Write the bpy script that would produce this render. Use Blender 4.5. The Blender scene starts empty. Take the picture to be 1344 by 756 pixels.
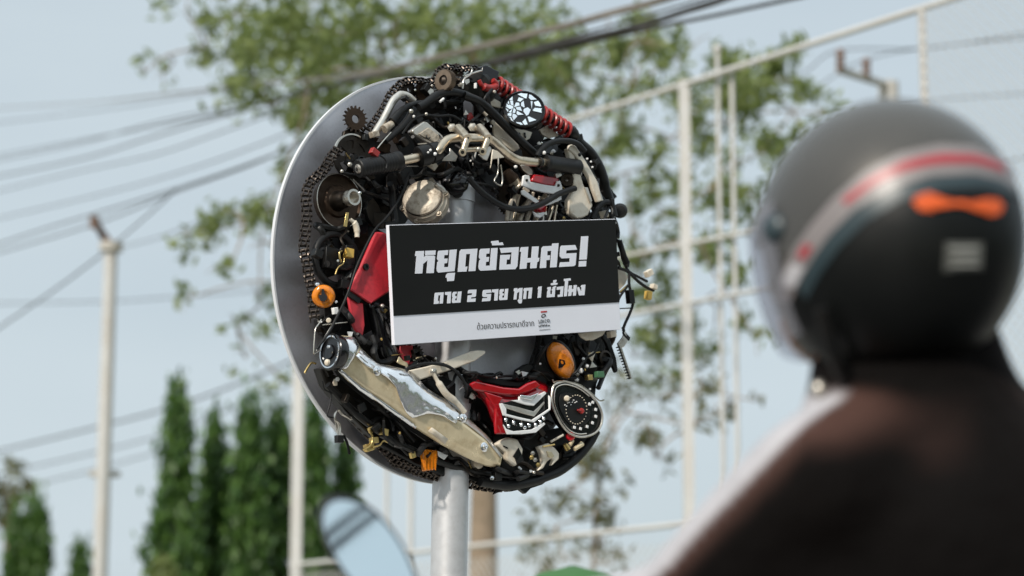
import bpy, bmesh, math, random
from math import radians as R, sin, cos, pi
from mathutils import Vector as V, Matrix

random.seed(7)
sc = bpy.context.scene
col = sc.collection
# ------------------------------------------------------------------ camera, world, sun, exposure
PW, PH, FPX, PITCH = 1344.0, 756.0, 3173.0, R(9.63)
CAM = V((0, 0, 0.95))
cd = bpy.data.cameras.new('camera'); cam = bpy.data.objects.new('camera', cd); col.objects.link(cam)
cam.location = CAM; cam.rotation_euler = (pi/2 + PITCH, 0, 0)
cd.sensor_width = 36; cd.lens = 36*FPX/PW; cd.clip_end = 3000; cd.clip_start = .05
cd.dof.use_dof = True; cd.dof.focus_distance = 5.72; cd.dof.aperture_fstop = 2.65; cd.dof.aperture_blades = 9
sc.camera = cam
w_ = bpy.data.worlds.new('World'); sc.world = w_; w_.use_nodes = True
nt = w_.node_tree; nt.nodes.clear()
out = nt.nodes.new('ShaderNodeOutputWorld')
sky = nt.nodes.new('ShaderNodeTexSky'); sky.sky_type = 'NISHITA'; sky.sun_disc = False
SUN_DIR = V((-.43, -.74, .60)).normalized()          # towards the sun
sky.sun_elevation = math.asin(SUN_DIR.z); sky.sun_rotation = math.atan2(SUN_DIR.x, SUN_DIR.y)
sky.dust_density = 2.5; sky.air_density = 1.0
b1 = nt.nodes.new('ShaderNodeBackground'); b1.inputs[1].default_value = .10
b2 = nt.nodes.new('ShaderNodeBackground'); b2.inputs[0].default_value = (.625, .718, .773, 1); b2.inputs[1].default_value = 1.0
mx = nt.nodes.new('ShaderNodeMixShader')
tc = nt.nodes.new('ShaderNodeTexCoord'); mp = nt.nodes.new('ShaderNodeMapping'); mp.inputs['Scale'].default_value = (3, 3, 9)
nz = nt.nodes.new('ShaderNodeTexNoise'); nz.inputs['Scale'].default_value = 1.3; nz.inputs['Detail'].default_value = 4
mr = nt.nodes.new('ShaderNodeMapRange'); mr.inputs[1].default_value = .3; mr.inputs[2].default_value = .7
mr.inputs[3].default_value = .80; mr.inputs[4].default_value = .97
L = nt.links.new
sx_ = nt.nodes.new('ShaderNodeSeparateXYZ'); L(tc.outputs['Generated'], sx_.inputs[0])   # an overcast sky is brighter overhead
zr = nt.nodes.new('ShaderNodeMapRange'); zr.inputs[1].default_value = .32; zr.inputs[2].default_value = 1.0; zr.inputs[3].default_value = 1.0; zr.inputs[4].default_value = 1.7
L(sx_.outputs[2], zr.inputs[0]); L(zr.outputs[0], b2.inputs[1])
L(tc.outputs['Generated'], mp.inputs[0]); L(mp.outputs[0], nz.inputs['Vector']); L(nz.outputs[0], mr.inputs[0])
L(sky.outputs[0], b1.inputs[0]); L(mr.outputs[0], mx.inputs[0]); L(b1.outputs[0], mx.inputs[1]); L(b2.outputs[0], mx.inputs[2]); L(mx.outputs[0], out.inputs[0])
sd = bpy.data.lights.new('sun', 'SUN'); sun = bpy.data.objects.new('sun', sd); col.objects.link(sun)
sd.energy = 4.0; sd.angle = R(2.5); sd.color = (1, .93, .83)
sun.rotation_euler = SUN_DIR.to_track_quat('Z', 'Y').to_euler(); sun.location = (0, 0, 20)
sc.view_settings.view_transform = 'Standard'; sc.view_settings.look = 'None'; sc.view_settings.gamma = 1
sc.view_settings.exposure = 0.0; sc.view_settings.use_curve_mapping = False
sc.cycles.use_denoising = True
sc.cycles.max_bounces = 6; sc.cycles.transparent_max_bounces = 8

# ------------------------------------------------------------------ geometry of the view: pixel of the photograph -> place in the world
FX = V((1, 0, 0)); FZ = V((0, cos(PITCH), sin(PITCH))); FY = V((0, -sin(PITCH), cos(PITCH)))
def ray(px, py): return FX*((px-PW/2)/FPX) + FY*(-(py-PH/2)/FPX) + FZ
def at(px, py, d): return CAM + ray(px, py)*d
def frame(th, ti, ro):
    th, ti, ro = R(th), R(ti), R(ro)
    w = V((sin(th)*cos(ti), -cos(th)*cos(ti), sin(ti))); u = V((cos(th), sin(th), 0)); v = w.cross(u)
    return u*cos(ro)+v*sin(ro), -u*sin(ro)+v*cos(ro), w
def hit(px, py, o, n):
    r = ray(px, py); return CAM + r*((o-CAM).dot(n)/r.dot(n))
DU, DV, DW = frame(41, 0, 0); DC = at(578, 366, 5.88)        # the sign disc: axes, centre
def U(px, py, w=0.): return hit(px, py, DC + DW*w, DW)       # a point w in front of the disc
def PXM(p): return (p-CAM).dot(FZ)/FPX                        # metres per pixel there
def crop(x0, y0, s): return lambda x, y: (x0+x/s, y0+y/s)
CA = crop(400, 85, 7.56); CB = crop(400, 175, 7.56); CC = crop(500, 85, 7.56); CD = crop(520, 160, 5.6); CE = crop(610, 80, 6.3)
CF = crop(620, 175, 6.3); CG = crop(720, 150, 5.217); CH = crop(395, 265, 7.563); CI = crop(395, 355, 7.2); CJ = crop(400, 420, 7.557)
CK = crop(510, 440, 6.873); CL = crop(400, 500, 5.4); CM = crop(520, 540, 6.3); CN = crop(600, 440, 5.4); CO = crop(690, 430, 5.813); CP = crop(650, 540, 6.3)

# ------------------------------------------------------------------ materials
def mat(name, base, rough=.5, metal=0., var=.25, scale=40., dirt=None, dirt_amt=.0, coat=0., trans=0., bump=.0, rvar=.15, spec=.5):
    m = bpy.data.materials.new(name); m.use_nodes = True
    n = m.node_tree; p = n.nodes['Principled BSDF']; l = n.links.new
    p.inputs['Metallic'].default_value = metal; p.inputs['Coat Weight'].default_value = coat; p.inputs['Coat Roughness'].default_value = .08
    p.inputs['Transmission Weight'].default_value = trans; p.inputs['Specular IOR Level'].default_value = spec
    t = n.nodes.new('ShaderNodeTexCoord')
    z = n.nodes.new('ShaderNodeTexNoise'); z.inputs['Scale'].default_value = scale; z.inputs['Detail'].default_value = 5; l(t.outputs['Object'], z.inputs['Vector'])
    mixc = n.nodes.new('ShaderNodeMix'); mixc.data_type = 'RGBA'
    a = tuple(max(0, c*(1-var)) for c in base); b = tuple(min(1, c*(1+var)) for c in base)
    mixc.inputs[6].default_value = (*a, 1); mixc.inputs[7].default_value = (*b, 1); l(z.outputs[0], mixc.inputs[0])
    src = mixc.outputs[2]
    if dirt:
        z2 = n.nodes.new('ShaderNodeTexNoise'); z2.inputs['Scale'].default_value = scale*.45; z2.inputs['Detail'].default_value = 8; z2.inputs['Roughness'].default_value = .7
        l(t.outputs['Object'], z2.inputs['Vector'])
        r2 = n.nodes.new('ShaderNodeMapRange'); r2.inputs[1].default_value = .48; r2.inputs[2].default_value = .68; r2.inputs[4].default_value = dirt_amt
        l(z2.outputs[0], r2.inputs[0])
        m2 = n.nodes.new('ShaderNodeMix'); m2.data_type = 'RGBA'; l(r2.outputs[0], m2.inputs[0]); l(src, m2.inputs[6]); m2.inputs[7].default_value = (*dirt, 1)
        src = m2.outputs[2]
    l(src, p.inputs['Base Color'])
    rr = n.nodes.new('ShaderNodeMapRange'); rr.inputs[3].default_value = max(.02, rough-rvar); rr.inputs[4].default_value = min(1, rough+rvar)
    l(z.outputs[0], rr.inputs[0]); l(rr.outputs[0], p.inputs['Roughness'])
    if bump:
        bp = n.nodes.new('ShaderNodeBump'); bp.inputs['Strength'].default_value = bump; bp.inputs['Distance'].default_value = .004
        l(z.outputs[0], bp.inputs['Height']); l(bp.outputs[0], p.inputs['Normal'])
    return m
M = {}
M['disc'] = mat('brushed_sign_aluminium', (.70, .69, .73), .46, 1., .06, 260, dirt=(.50, .49, .50), dirt_amt=.3, rvar=.03)
M['rim'] = mat('sign_rim_white', (.58, .59, .61), .4, 0, .05, 60)
M['galv'] = mat('galvanised_steel', (.54, .54, .55), .40, .5, .06, 60, dirt=(.30, .27, .24), dirt_amt=.22, rvar=.08)
M['black'] = mat('black_plastic', (.005, .005, .005), .4, 0, .5, 60, dirt=(.012, .0095, .007), dirt_amt=.6, spec=.32)
M['rubber'] = mat('black_rubber', (.006, .006, .0065), .5, 0, .4, 70, dirt=(.014, .012, .010), dirt_amt=.4, spec=.32)
M['gloss'] = mat('gloss_black', (.005, .005, .006), .18, 0, .3, 50, rvar=.08)
M['dark'] = mat('dark_steel', (.05, .042, .036), .42, 1., .4, 60, dirt=(.022, .014, .009), dirt_amt=.7)
M['rust'] = mat('rusty_steel', (.055, .036, .025), .45, .8, .4, 90, dirt=(.024, .012, .007), dirt_amt=.8)
M['chain'] = mat('oily_chain_steel', (.085, .07, .06), .26, 1., .4, 150, dirt=(.012, .009, .007), dirt_amt=.9)
M['alu'] = mat('dirty_aluminium', (.60, .57, .52), .38, .85, .15, 50, dirt=(.26, .20, .13), dirt_amt=.55, bump=.15)
M['cast'] = mat('cast_aluminium', (.50, .44, .36), .55, .35, .3, 70, dirt=(.15, .10, .055), dirt_amt=.9, bump=.8)
M['gold'] = mat('champagne_aluminium', (.62, .53, .41), .34, 1., .15, 70, dirt=(.20, .14, .08), dirt_amt=.6)
M['chrome'] = mat('chrome', (.80, .81, .83), .14, 1., .06, 40, rvar=.06)
M['steelrod'] = mat('bare_steel', (.62, .58, .52), .3, 1., .15, 80)
M['polished'] = mat('polished_shield', (.90, .91, .93), .2, .9, .05, 45, rvar=.08, bump=.10)
M['cream'] = mat('cream_and_reflection', (.76, .64, .43), .22, .35, .12, 45, dirt=(.36, .24, .10), dirt_amt=.5, bump=.08, coat=.3)  # cream parts; on the exhaust guard it paints warm reflections into polished metal
M['ivory'] = mat('ivory_plastic', (.66, .60, .50), .38, 0, .1, 50, dirt=(.36, .24, .12), dirt_amt=.6)
M['white'] = mat('white_plastic', (.78, .78, .78), .4, 0, .06, 50, dirt=(.45, .40, .34), dirt_amt=.35)
M['red'] = mat('scuffed_red_plastic', (.52, .028, .042), .42, 0, .18, 30, dirt=(.09, .012, .016), dirt_amt=.75)
M['redlens'] = mat('red_lens', (.36, .006, .012), .1, 0, .25, 40, coat=.6, rvar=.05)
M['redspring'] = mat('red_spring_paint', (.30, .02, .018), .34, 0, .25, 70, dirt=(.12, .02, .015), dirt_amt=.6)
M['orange'] = mat('amber_lens', (.70, .21, .010), .14, 0, .3, 60, coat=.5, rvar=.05, dirt=(.16, .035, .003), dirt_amt=.95)
M['bronze'] = mat('worn_bronze', (.20, .15, .11), .45, .8, .3, 90)
M['brass'] = mat('brass', (.62, .45, .18), .3, 1., .2, 90)
M['yellow'] = mat('yellow_connector', (.60, .38, .08), .4, 0, .15, 80)
M['green'] = mat('green_terminal', (.05, .14, .07), .4, 0, .2, 80)
M['boardblack'] = mat('board_black_print', (.0045, .0045, .0042), .5, 0, .15, 14, rvar=.05, spec=.28)
M['boardwhite'] = mat('board_white_paint', (.79, .80, .87), .45, 0, .03, 14, rvar=.05)
M['ink'] = mat('black_ink', (.02, .018, .018), .5)
M['redink'] = mat('red_ink', (.45, .02, .02), .5)
M['mirror'] = mat('mirror_glass', (.93, .95, .96), .02, 1., .02, 30, rvar=.01)
M['skyglass'] = mat('sky_tinted_mirror_glass', (.57, .66, .70), .03, 1., .02, 30, rvar=.01)  # blue of the reflected sky painted into the glass colour
M['fence'] = mat('fence_paint', (.50, .495, .485), .5, 0, .12, 4, dirt=(.36, .30, .24), dirt_amt=.4)
M['wire'] = mat('mesh_wire', (.45, .45, .44), .5, .5, .1)
M['cable'] = mat('cable_sheath', (.028, .025, .024), .6, 0, .3, 8)
M['cablegrey'] = mat('old_cable_sheath', (.17, .15, .13), .65, 0, .3, 6)
M['bracket'] = mat('brown_bracket', (.16, .10, .075), .6, 0, .3, 20)
M['bark'] = mat('bark', (.26, .20, .145), .85, 0, .35, 14, dirt=(.16, .12, .08), dirt_amt=.7, bump=.6)
M['concrete'] = mat('concrete', (.45, .43, .40), .8, 0, .15, 9, dirt=(.28, .25, .2), dirt_amt=.5)
def leaf(name, c, c2, tr=.35):
    m = bpy.data.materials.new(name); m.use_nodes = True; n = m.node_tree; n.nodes.clear(); l = n.links.new
    o = n.nodes.new('ShaderNodeOutputMaterial'); p = n.nodes.new('ShaderNodeBsdfPrincipled'); t = n.nodes.new('ShaderNodeBsdfTranslucent'); x = n.nodes.new('ShaderNodeMixShader')
    g = n.nodes.new('ShaderNodeNewGeometry'); mc = n.nodes.new('ShaderNodeMix'); mc.data_type = 'RGBA'
    l(g.outputs['Random Per Island'], mc.inputs[0]); mc.inputs[6].default_value = (*c, 1); mc.inputs[7].default_value = (*c2, 1)
    l(mc.outputs[2], p.inputs['Base Color']); p.inputs['Roughness'].default_value = .5; l(mc.outputs[2], t.inputs[0])
    x.inputs[0].default_value = tr; l(p.outputs[0], x.inputs[1]); l(t.outputs[0], x.inputs[2]); l(x.outputs[0], o.inputs[0]); return m
M['leaf'] = leaf('tree_leaf', (.115, .16, .045), (.28, .335, .12), .52)
M['leafdry'] = leaf('dull_leaf', (.09, .10, .045), (.20, .20, .095), .45)
M['cypress'] = leaf('cypress_leaf', (.022, .066, .013), (.105, .20, .04), .36)

# ------------------------------------------------------------------ mesh building
def basis(a):
    a = a.normalized(); t = V((0, 0, 1)) if abs(a.z) < .9 else V((1, 0, 0))
    x = t.cross(a).normalized(); return x, a.cross(x), a
def smooth_path(pts, k=5):
    pts = [V(p) for p in pts]
    if len(pts) < 3: return pts
    o = []
    P = [pts[0]*2-pts[1]] + pts + [pts[-1]*2-pts[-2]]
    for i in range(1, len(P)-2):
        a, b, c, d = P[i-1:i+3]
        for j in range(k):
            t = j/k
            o.append(.5*((2*b)+(c-a)*t+(2*a-5*b+4*c-d)*t*t+(3*b-a-3*c+d)*t**3))
    o.append(pts[-1]); return o
class MB:
    def __init__(s): s.v = []; s.f = []
    def add(s, vs, fs):
        k = len(s.v); s.v += [V(p) for p in vs]; s.f += [tuple(i+k for i in f) for f in fs]; return s
    def loft(s, rings, closed=True, caps=True):
        n = len(rings[0]); vs = [p for r in rings for p in r]; fs = []
        for i in range(len(rings)-1):
            for j in range(n if closed else n-1):
                j2 = (j+1) % n; fs.append((i*n+j, i*n+j2, (i+1)*n+j2, (i+1)*n+j))
        if caps and closed:
            fs.append(tuple(range(n-1, -1, -1))); fs.append(tuple((len(rings)-1)*n+j for j in range(n)))
        return s.add(vs, fs)
    def face(s, d):                        # make an open sheet look towards d
        t = 0
        for f in s.f[::3]: a, b, c = s.v[f[0]], s.v[f[1]], s.v[f[2]]; t += (b-a).cross(c-a).normalized().dot(d)
        if t < 0: s.f = [f[::-1] for f in s.f]
        return s
    def tube(s, pts, r, n=10, k=5):
        pts = smooth_path(pts, k); m = len(pts)
        rs = [r]*m if not isinstance(r, (list, tuple)) else [r[0]+(r[-1]-r[0])*i/(m-1) if len(r) == 2 else r[min(len(r)-1, int(i*(len(r)-1)/(m-1)+.5))] for i in range(m)]
        d = (pts[1]-pts[0]).normalized(); x, y, _ = basis(d); rings = []
        for i, p in enumerate(pts):
            t = (pts[min(i+1, m-1)]-pts[max(i-1, 0)]).normalized()
            x = (x - t*x.dot(t)).normalized(); y = t.cross(x)
            rings.append([p+(x*cos(2*pi*j/n)+y*sin(2*pi*j/n))*rs[i] for j in range(n)])
        return s.loft(rings)
    def lathe(s, o, a, prof, n=32, x=None, ex=1.):
        X, Y, A = basis(a)
        if x is not None: X = (x-A*x.dot(A)).normalized(); Y = A.cross(X)
        return s.loft([[o+A*h+(X*cos(2*pi*j/n)*ex+Y*sin(2*pi*j/n))*max(r, 1e-5) for j in range(n)] for r, h in prof])
    def cyl(s, p, q, r, r2=None, n=16): return s.lathe(p, q-p, [(r, 0), (r if r2 is None else r2, (q-p).length)], n)
    def box(s, c, x, y, z):
        vs = [c+x*i+y*j+z*k for i in (-1, 1) for j in (-1, 1) for k in (-1, 1)]
        fs = [(0, 1, 3, 2), (4, 6, 7, 5), (0, 4, 5, 1), (2, 3, 7, 6), (0, 2, 6, 4), (1, 5, 7, 3)]
        if x.cross(y).dot(z) < 0: fs = [f[::-1] for f in fs]
        return s.add(vs, fs)
    def prism(s, poly, d):
        n = len(poly); A = sum(((poly[i].cross(poly[(i+1) % n])) for i in range(n)), V((0, 0, 0)))
        if A.dot(d) < 0: poly = poly[::-1]
        vs = [p-d for p in poly]+list(poly); fs = [tuple(range(n-1, -1, -1)), tuple(range(n, 2*n))]
        fs += [(i, (i+1) % n, n+(i+1) % n, n+i) for i in range(n)]
        return s.add(vs, fs)
    def ball(s, c, r, x=1, y=1, z=1, ax=None, n=16):
        X, Y, Z = ax or (V((1, 0, 0)), V((0, 1, 0)), V((0, 0, 1)))
        h = n//2; rings = []
        for i in range(h+1):
            t = pi*i/h; t = min(max(t, .02), pi-.02)
            rings.append([c+(X*x*sin(t)*cos(2*pi*j/n)+Y*y*sin(t)*sin(2*pi*j/n)-Z*z*cos(t))*r for j in range(n)])
        return s.loft(rings)
    def gear(s, o, a, rr, rt, nt_, th, hole):
        X, Y, A = basis(a); oc = []; ic = []
        for i in range(nt_):
            for f, r in ((0, rr), (.3, rr), (.42, rt), (.62, rt), (.74, rr)):
                t = 2*pi*(i+f)/nt_; e = X*cos(t)+Y*sin(t); oc.append(o+e*r); ic.append(o+e*hole)
        n = len(oc); d = A*th/2
        vs = [p+d for p in oc]+[p-d for p in oc]+[p+d for p in ic]+[p-d for p in ic]; fs = []
        for i in range(n):
            j = (i+1) % n
            fs += [(i, j, 2*n+j, 2*n+i)[::-1], (n+i, n+j, 3*n+j, 3*n+i), (i, n+i, n+j, j), (2*n+i, 2*n+j, 3*n+j, 3*n+i)]
        return s.add(vs, fs)
def wpos(o):
    p = V((0, 0, 0))
    while o: p += o.location; o = o.parent
    return p
def tag(o, label=None, cat=None, group=None, kind=None):
    if label: o['label'] = label
    if cat: o['category'] = cat
    if group: o['group'] = group
    if kind: o['kind'] = kind
    return o
def obj(name, mb, m, parent=None, bevel=0., smooth=40, label=None):
    me = bpy.data.meshes.new(name)
    lo = V((min(p[i] for p in mb.v) for i in range(3))); hi = V((max(p[i] for p in mb.v) for i in range(3))); c = (lo+hi)/2
    me.from_pydata([p-c for p in mb.v], [], mb.f); me.update()
    if smooth:
        me.shade_smooth(); me.set_sharp_from_angle(angle=R(smooth))
    me.materials.append(M[m] if isinstance(m, str) else m)
    o = bpy.data.objects.new(name, me); col.objects.link(o)
    if parent: o.parent = parent; o.location = c-wpos(parent)
    else: o.location = c
    if bevel:
        b = o.modifiers.new('bevel', 'BEVEL'); b.width = bevel; b.segments = 2; b.limit_method = 'ANGLE'; b.angle_limit = R(35)
    if label: o['label'] = label
    return o
def thing(name, loc, label, cat, group=None):
    o = bpy.data.objects.new(name, None); col.objects.link(o); o.location = loc; o.empty_display_size = .2
    return tag(o, label, cat, group)

# ------------------------------------------------------------------ the setting
def sheet(name, x0, y0, x1, y1, z, m, th=0.):
    mb = MB()
    if th: mb.box(V(((x0+x1)/2, (y0+y1)/2, z-th/2)), V(((x1-x0)/2, 0, 0)), V((0, (y1-y0)/2, 0)), V((0, 0, th/2)))
    else: mb.add([V((x0, y0, z)), V((x1, y0, z)), V((x1, y1, z)), V((x0, y1, z))], [(0, 1, 2, 3)])
    return tag(obj(name, mb, m, smooth=0), kind='structure')
M['soil'] = mat('dry_grass_ground', (.13, .13, .06), .9, 0, .4, .6, dirt=(.2, .16, .1), dirt_amt=.6)
M['asphalt'] = mat('asphalt', (.055, .055, .056), .85, 0, .25, 6)
sheet('ground', -900, -900, 900, 900, 0, 'soil')
sheet('road', -60, -3.2, 60, 4.6, .004, 'asphalt')
sheet('pavement', -60, 4.6, 60, 8.2, .13, 'concrete', .13)
for x in range(-56, 60, 6): sheet('road_marking', x, .62, x+2.4, .75, .008, 'rim')

# unseen wood added across the road to darken what the metal reflects
def leafquad(mb, c, s, up=None):
    a = V((random.gauss(0, 1), random.gauss(0, 1), random.gauss(0, 1)*.7)).normalized()
    if up is not None: a = (a+up).normalized()
    x, y, _ = basis(a); t = random.uniform(0, 2*pi); d = x*cos(t)+y*sin(t); e = a.cross(d)
    mb.add([c-d*s, c+e*s*.42, c+d*s, c-e*s*.42], [(0, 1, 2, 3)])
rs = random.Random(3); random.seed(3)
mb = MB()
for i in range(5200):
    t = rs.uniform(-75, 35); d = rs.uniform(26, 36); x, y = d*cos(R(t)), d*sin(R(t))
    if y > 9 and x < 26: continue
    leafquad(mb, V((x, y, rs.uniform(.2, 1)**.8*(5.4+1.6*sin(t*.21)+.8*sin(t*.67+1)))), .75)
tag(obj('unseen_wood', mb, 'cypress', smooth=0), kind='stuff')

# ------------------------------------------------------------------ THE SIGN: post, disc, salvaged motorbike parts, message board
p_lo = U(590, 700, .052); p_hi = U(598, 265, .052); pd = (p_hi-p_lo)/(p_hi.z-p_lo.z)
base = p_lo - pd*(p_lo.z-.13)
sign = thing('wrong_way_sign', base, 'round metal road sign on a steel post, covered in motorbike parts around a Thai board', 'road sign')
def part(name, mb, m, parent=None, bevel=0., label=None, smooth=40): return obj(name, mb, m, parent or sign, bevel, smooth, label)
top = p_lo + pd*(at(600, 226, 5.83).z-p_lo.z)
m_ = MB(); m_.lathe(base, top-base, [(.0435, 0), (.0435, (top-base).length)], 40); post = part('post', m_, 'galv')
m_ = MB(); m_.box(base+V((0, 0, .006)), V((.1, 0, 0)), V((0, .1, 0)), V((0, 0, .006))); part('base_plate', m_, 'galv', post)
m_ = MB(); m_.lathe(DC-DW*.007, DW, [(.4945, 0), (.4945, .0072)], 128, DU); disc = part('disc', m_, 'disc')
m_ = MB(); n = 160; rings = []
for r, h in ((.495, -.0075), (.5, -.0075), (.5, .0022), (.495, .0022)):
    rings.append([DC+DW*h+(DU*cos(2*pi*j/n)+DV*sin(2*pi*j/n))*r for j in range(n)])
m_.loft(rings+[rings[0]], caps=False); part('rim', m_, 'rim', disc)
for zz in (.20, -.33):                                         # straps that clamp the disc to the post
    c = DC+DV*zz; q = p_lo+pd*(c.z-p_lo.z)
    m_ = MB(); m_.lathe(q-V((0, 0, .018)), V((0, 0, 1)), [(.0465, 0), (.0465, .036)], 32); part('clamp', m_, 'galv')

def P(pts, w, f=None): return [U(*(f(*p) if f else p), w) for p in pts]
def plate(name, pts, w, m, th=.006, f=None, bevel=.0015, label=None, parent=None):
    m_ = MB(); m_.prism(P(pts, w, f), DW*th); return part(name, m_, m, parent, bevel, label)
def pipe(name, pts, w, r, m, f=None, n=10, label=None, parent=None, k=5):
    ws = w if isinstance(w, (list, tuple)) else [w]*len(pts)
    pp = [U(*(f(*p) if f else p), ww) for p, ww in zip(pts, ws)]
    s = PXM(pp[0]); rr = r*s if not isinstance(r, (list, tuple)) else [q*s for q in r]
    m_ = MB(); m_.tube(pp, rr, n, k); return part(name, m_, m, parent, 0, label)
def turned(name, px, py, w, axis, prof, m, n=32, label=None, parent=None, bevel=0.):
    o = U(px, py, w); s = PXM(o); m_ = MB(); m_.lathe(o, axis, [(r*s, h*s) for r, h in prof], n); return part(name, m_, m, parent, bevel, label)
def brick(name, px, py, w, hw, hh, hd, m, ang=0, label=None, parent=None, bevel=.0012):
    o = U(px, py, w); s = PXM(o); x = DU*cos(R(ang))+DV*sin(R(ang)); y = -DU*sin(R(ang))+DV*cos(R(ang))
    m_ = MB(); m_.box(o, x*hw*s*1.2, y*hh*s, DW*hd*s); return part(name, m_, m, parent, bevel, label)
AX = {'n': DW, 'c': V((0.05, -1, -.15)).normalized(), 'l': V((-.75, -.62, .05)).normalized(), 'r': V((.93, -.35, 0)).normalized(), 'u': V((0, -.75, .66)).normalized()}
def bolt(px, py, w, r, m='steelrod', ax='n', parent=None):
    return turned('bolt', px, py, w, AX[ax], [(r*1.35, -1), (r*1.35, .3), (r*.95, .35), (r*.95, 1.6), (r*.6, 2.0)], m, 6 if r > 2.2 else 8, None, parent)

# ---- filler of the ring: brackets, hoses, housings, connectors, bolts
OUT = [(590, 100), (640, 100), (670, 116), (720, 140), (752, 172), (782, 212), (800, 250), (808, 280), (812, 320), (814, 360), (812, 400), (806, 440), (806, 470), (790, 500), (783, 540),
       (776, 562), (757, 592), (735, 610), (700, 630), (660, 634), (620, 628), (570, 612), (535, 600), (502, 580), (470, 548), (444, 518), (426, 480), (418, 440), (418, 400), (411, 360), (411, 310),
       (416, 262), (438, 228), (456, 195), (474, 182), (500, 175), (520, 136), (545, 116), (570, 110)]
INN = [(540, 292), (562, 245), (600, 232), (640, 245), (665, 268), (690, 290), (715, 320), (720, 400), (710, 445), (700, 480), (655, 492), (612, 486), (575, 470), (555, 462), (530, 440), (520, 365), (520, 300)]
def inside(p, poly):
    x, y = p; c = False; j = len(poly)-1
    for i in range(len(poly)):
        (xi, yi), (xj, yj) = poly[i], poly[j]
        if (yi > y) != (yj > y) and x < (xj-xi)*(y-yi)/(yj-yi)+xi: c = not c
        j = i
    return c
GPOLY = [(447, 440), (465, 442), (495, 477), (537, 486), (587, 526), (641, 573), (664, 600), (656, 615), (612, 604), (552, 570), (505, 537), (470, 513), (440, 488)]
TPOLY = [(616, 502), (640, 495), (690, 500), (710, 492), (726, 512), (724, 545), (700, 570), (660, 573), (635, 545)]
FPOLY = [(492, 300), (528, 300), (530, 385), (490, 402), (482, 445), (470, 440), (456, 385), (462, 355)]
KEEP = [(440, 265, 34), (557, 264, 34), (688, 143, 30), (424, 389, 16), (757, 537, 36), (736, 473, 24), (430, 461, 22), (465, 158, 18), (500, 216, 16), (520, 211, 14)]
def ok(p): return inside(p, OUT) and not inside(p, INN) and not inside(p, GPOLY) and not inside(p, TPOLY) and not inside(p, FPOLY) and all((p[0]-x)**2+(p[1]-y)**2 > r*r for x, y, r in KEEP)
rf = random.Random(21)
def rp():
    while True:
        p = (rf.uniform(400, 820), rf.uniform(88, 645))
        if ok(p): return p
def shrink(c, pts):                       # pull stray corners back into the ring
    o = []
    for q in pts:
        t = 1.
        while t > .1 and not ok((c[0]+(q[0]-c[0])*t, c[1]+(q[1]-c[1])*t)): t -= .1
        o.append((c[0]+(q[0]-c[0])*t, c[1]+(q[1]-c[1])*t))
    return o
def polar(poly, a, c=(615, 365)):          # where a ray from the middle leaves an outline
    best = None
    for k in range(40, 320):
        q = (c[0]+k*cos(a), c[1]+k*sin(a))
        if inside(q, poly): best = q
    return best
for k in range(12):                        # dark backing plates bolted to the disc under everything else
    t0, t1 = 2*pi*k/12+.03, 2*pi*(k+1)/12-.03; o_, i_ = [], []
    for j in range(7):
        a = t0+(t1-t0)*j/6; q = polar(OUT, a); r = polar(INN, a)
        if q and r: f0 = rf.uniform(.05, .12); f1 = rf.uniform(.02, .12); o_.append((q[0]+(r[0]-q[0])*f0, q[1]+(r[1]-q[1])*f0)); i_.append((r[0]+(q[0]-r[0])*f1, r[1]+(q[1]-r[1])*f1))
    m_ = MB(); m_.prism(P(o_+i_[::-1], .028+.004*(k % 2)), DW*.004); part('backing_plate', m_, 'black')
for i in range(98):
    c = rp(); n = rf.randint(5, 8); a0 = rf.uniform(0, 6); s = rf.uniform(12, 27)
    q = shrink(c, [(c[0]+s*rf.uniform(.5, 1)*cos(a0+2*pi*j/n)*.8, c[1]+s*rf.uniform(.5, 1)*sin(a0+2*pi*j/n)) for j in range(n)])
    w0 = rf.uniform(.02, .085); tl = V((rf.uniform(-.4, .4), rf.uniform(-.4, .4), 0)); pp = P(q, w0); cc = U(*c, w0); pp = [p+DW*((p-cc).dot(DU)*tl.x+(p-cc).dot(DV)*tl.y) for p in pp]
    m_ = MB(); m_.prism(pp, DW*rf.uniform(.006, .02)); part('bracket', m_, rf.choice(['black']*6+['gloss', 'dark', 'dark', 'rust']), None, .0015)
for i in range(96):
    c = rp(); a = rf.uniform(0, 2*pi); pts = [c]; p = c
    for j in range(5):
        a += rf.uniform(-.8, .8)
        for _ in range(12):
            s = rf.uniform(10, 20); q = (p[0]+s*cos(a)*.85, p[1]+s*sin(a))
            if ok(q): break
            a += .6
        if ok(q): pts.append(q); p = q
    if len(pts) < 3: continue
    w0 = rf.uniform(.05, .125); pipe('hose', pts, [w0+rf.uniform(-.02, .03) for _ in pts], rf.choice([1.3, 1.6, 2, 2.6, 3.4, 4.5]), rf.choice(['rubber']*7+['black', 'dark']), n=8, k=4)
for i in range(46):
    c = rp(); r = rf.uniform(5, 12); h = rf.uniform(8, 26); ax = (DW+DU*rf.uniform(-.8, .8)+DV*rf.uniform(-.8, .8)).normalized()
    if not all(ok((c[0]+r*1.2*cos(t), c[1]+r*1.2*sin(t))) for t in range(6)): continue
    g = rf.choice([.7, .85, .95])
    turned('housing', *c, rf.uniform(.02, .07), ax, [(r, 0), (r, h*.6), (r*1.1, h*.6), (r*1.1, h*.75), (r*g, h*.78), (r*g, h), (r*.55, h), (r*.5, h*.85), (.01, h*.85)], rf.choice(['black', 'black', 'gloss', 'dark', 'dark']), 24)
for i in range(70):
    c = rp(); brick('connector', *c, rf.uniform(.07, .13), rf.uniform(2, 6), rf.uniform(2, 7), rf.uniform(2, 6), rf.choice(['black']*7+['gloss', 'dark']), rf.uniform(0, 180))
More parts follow.
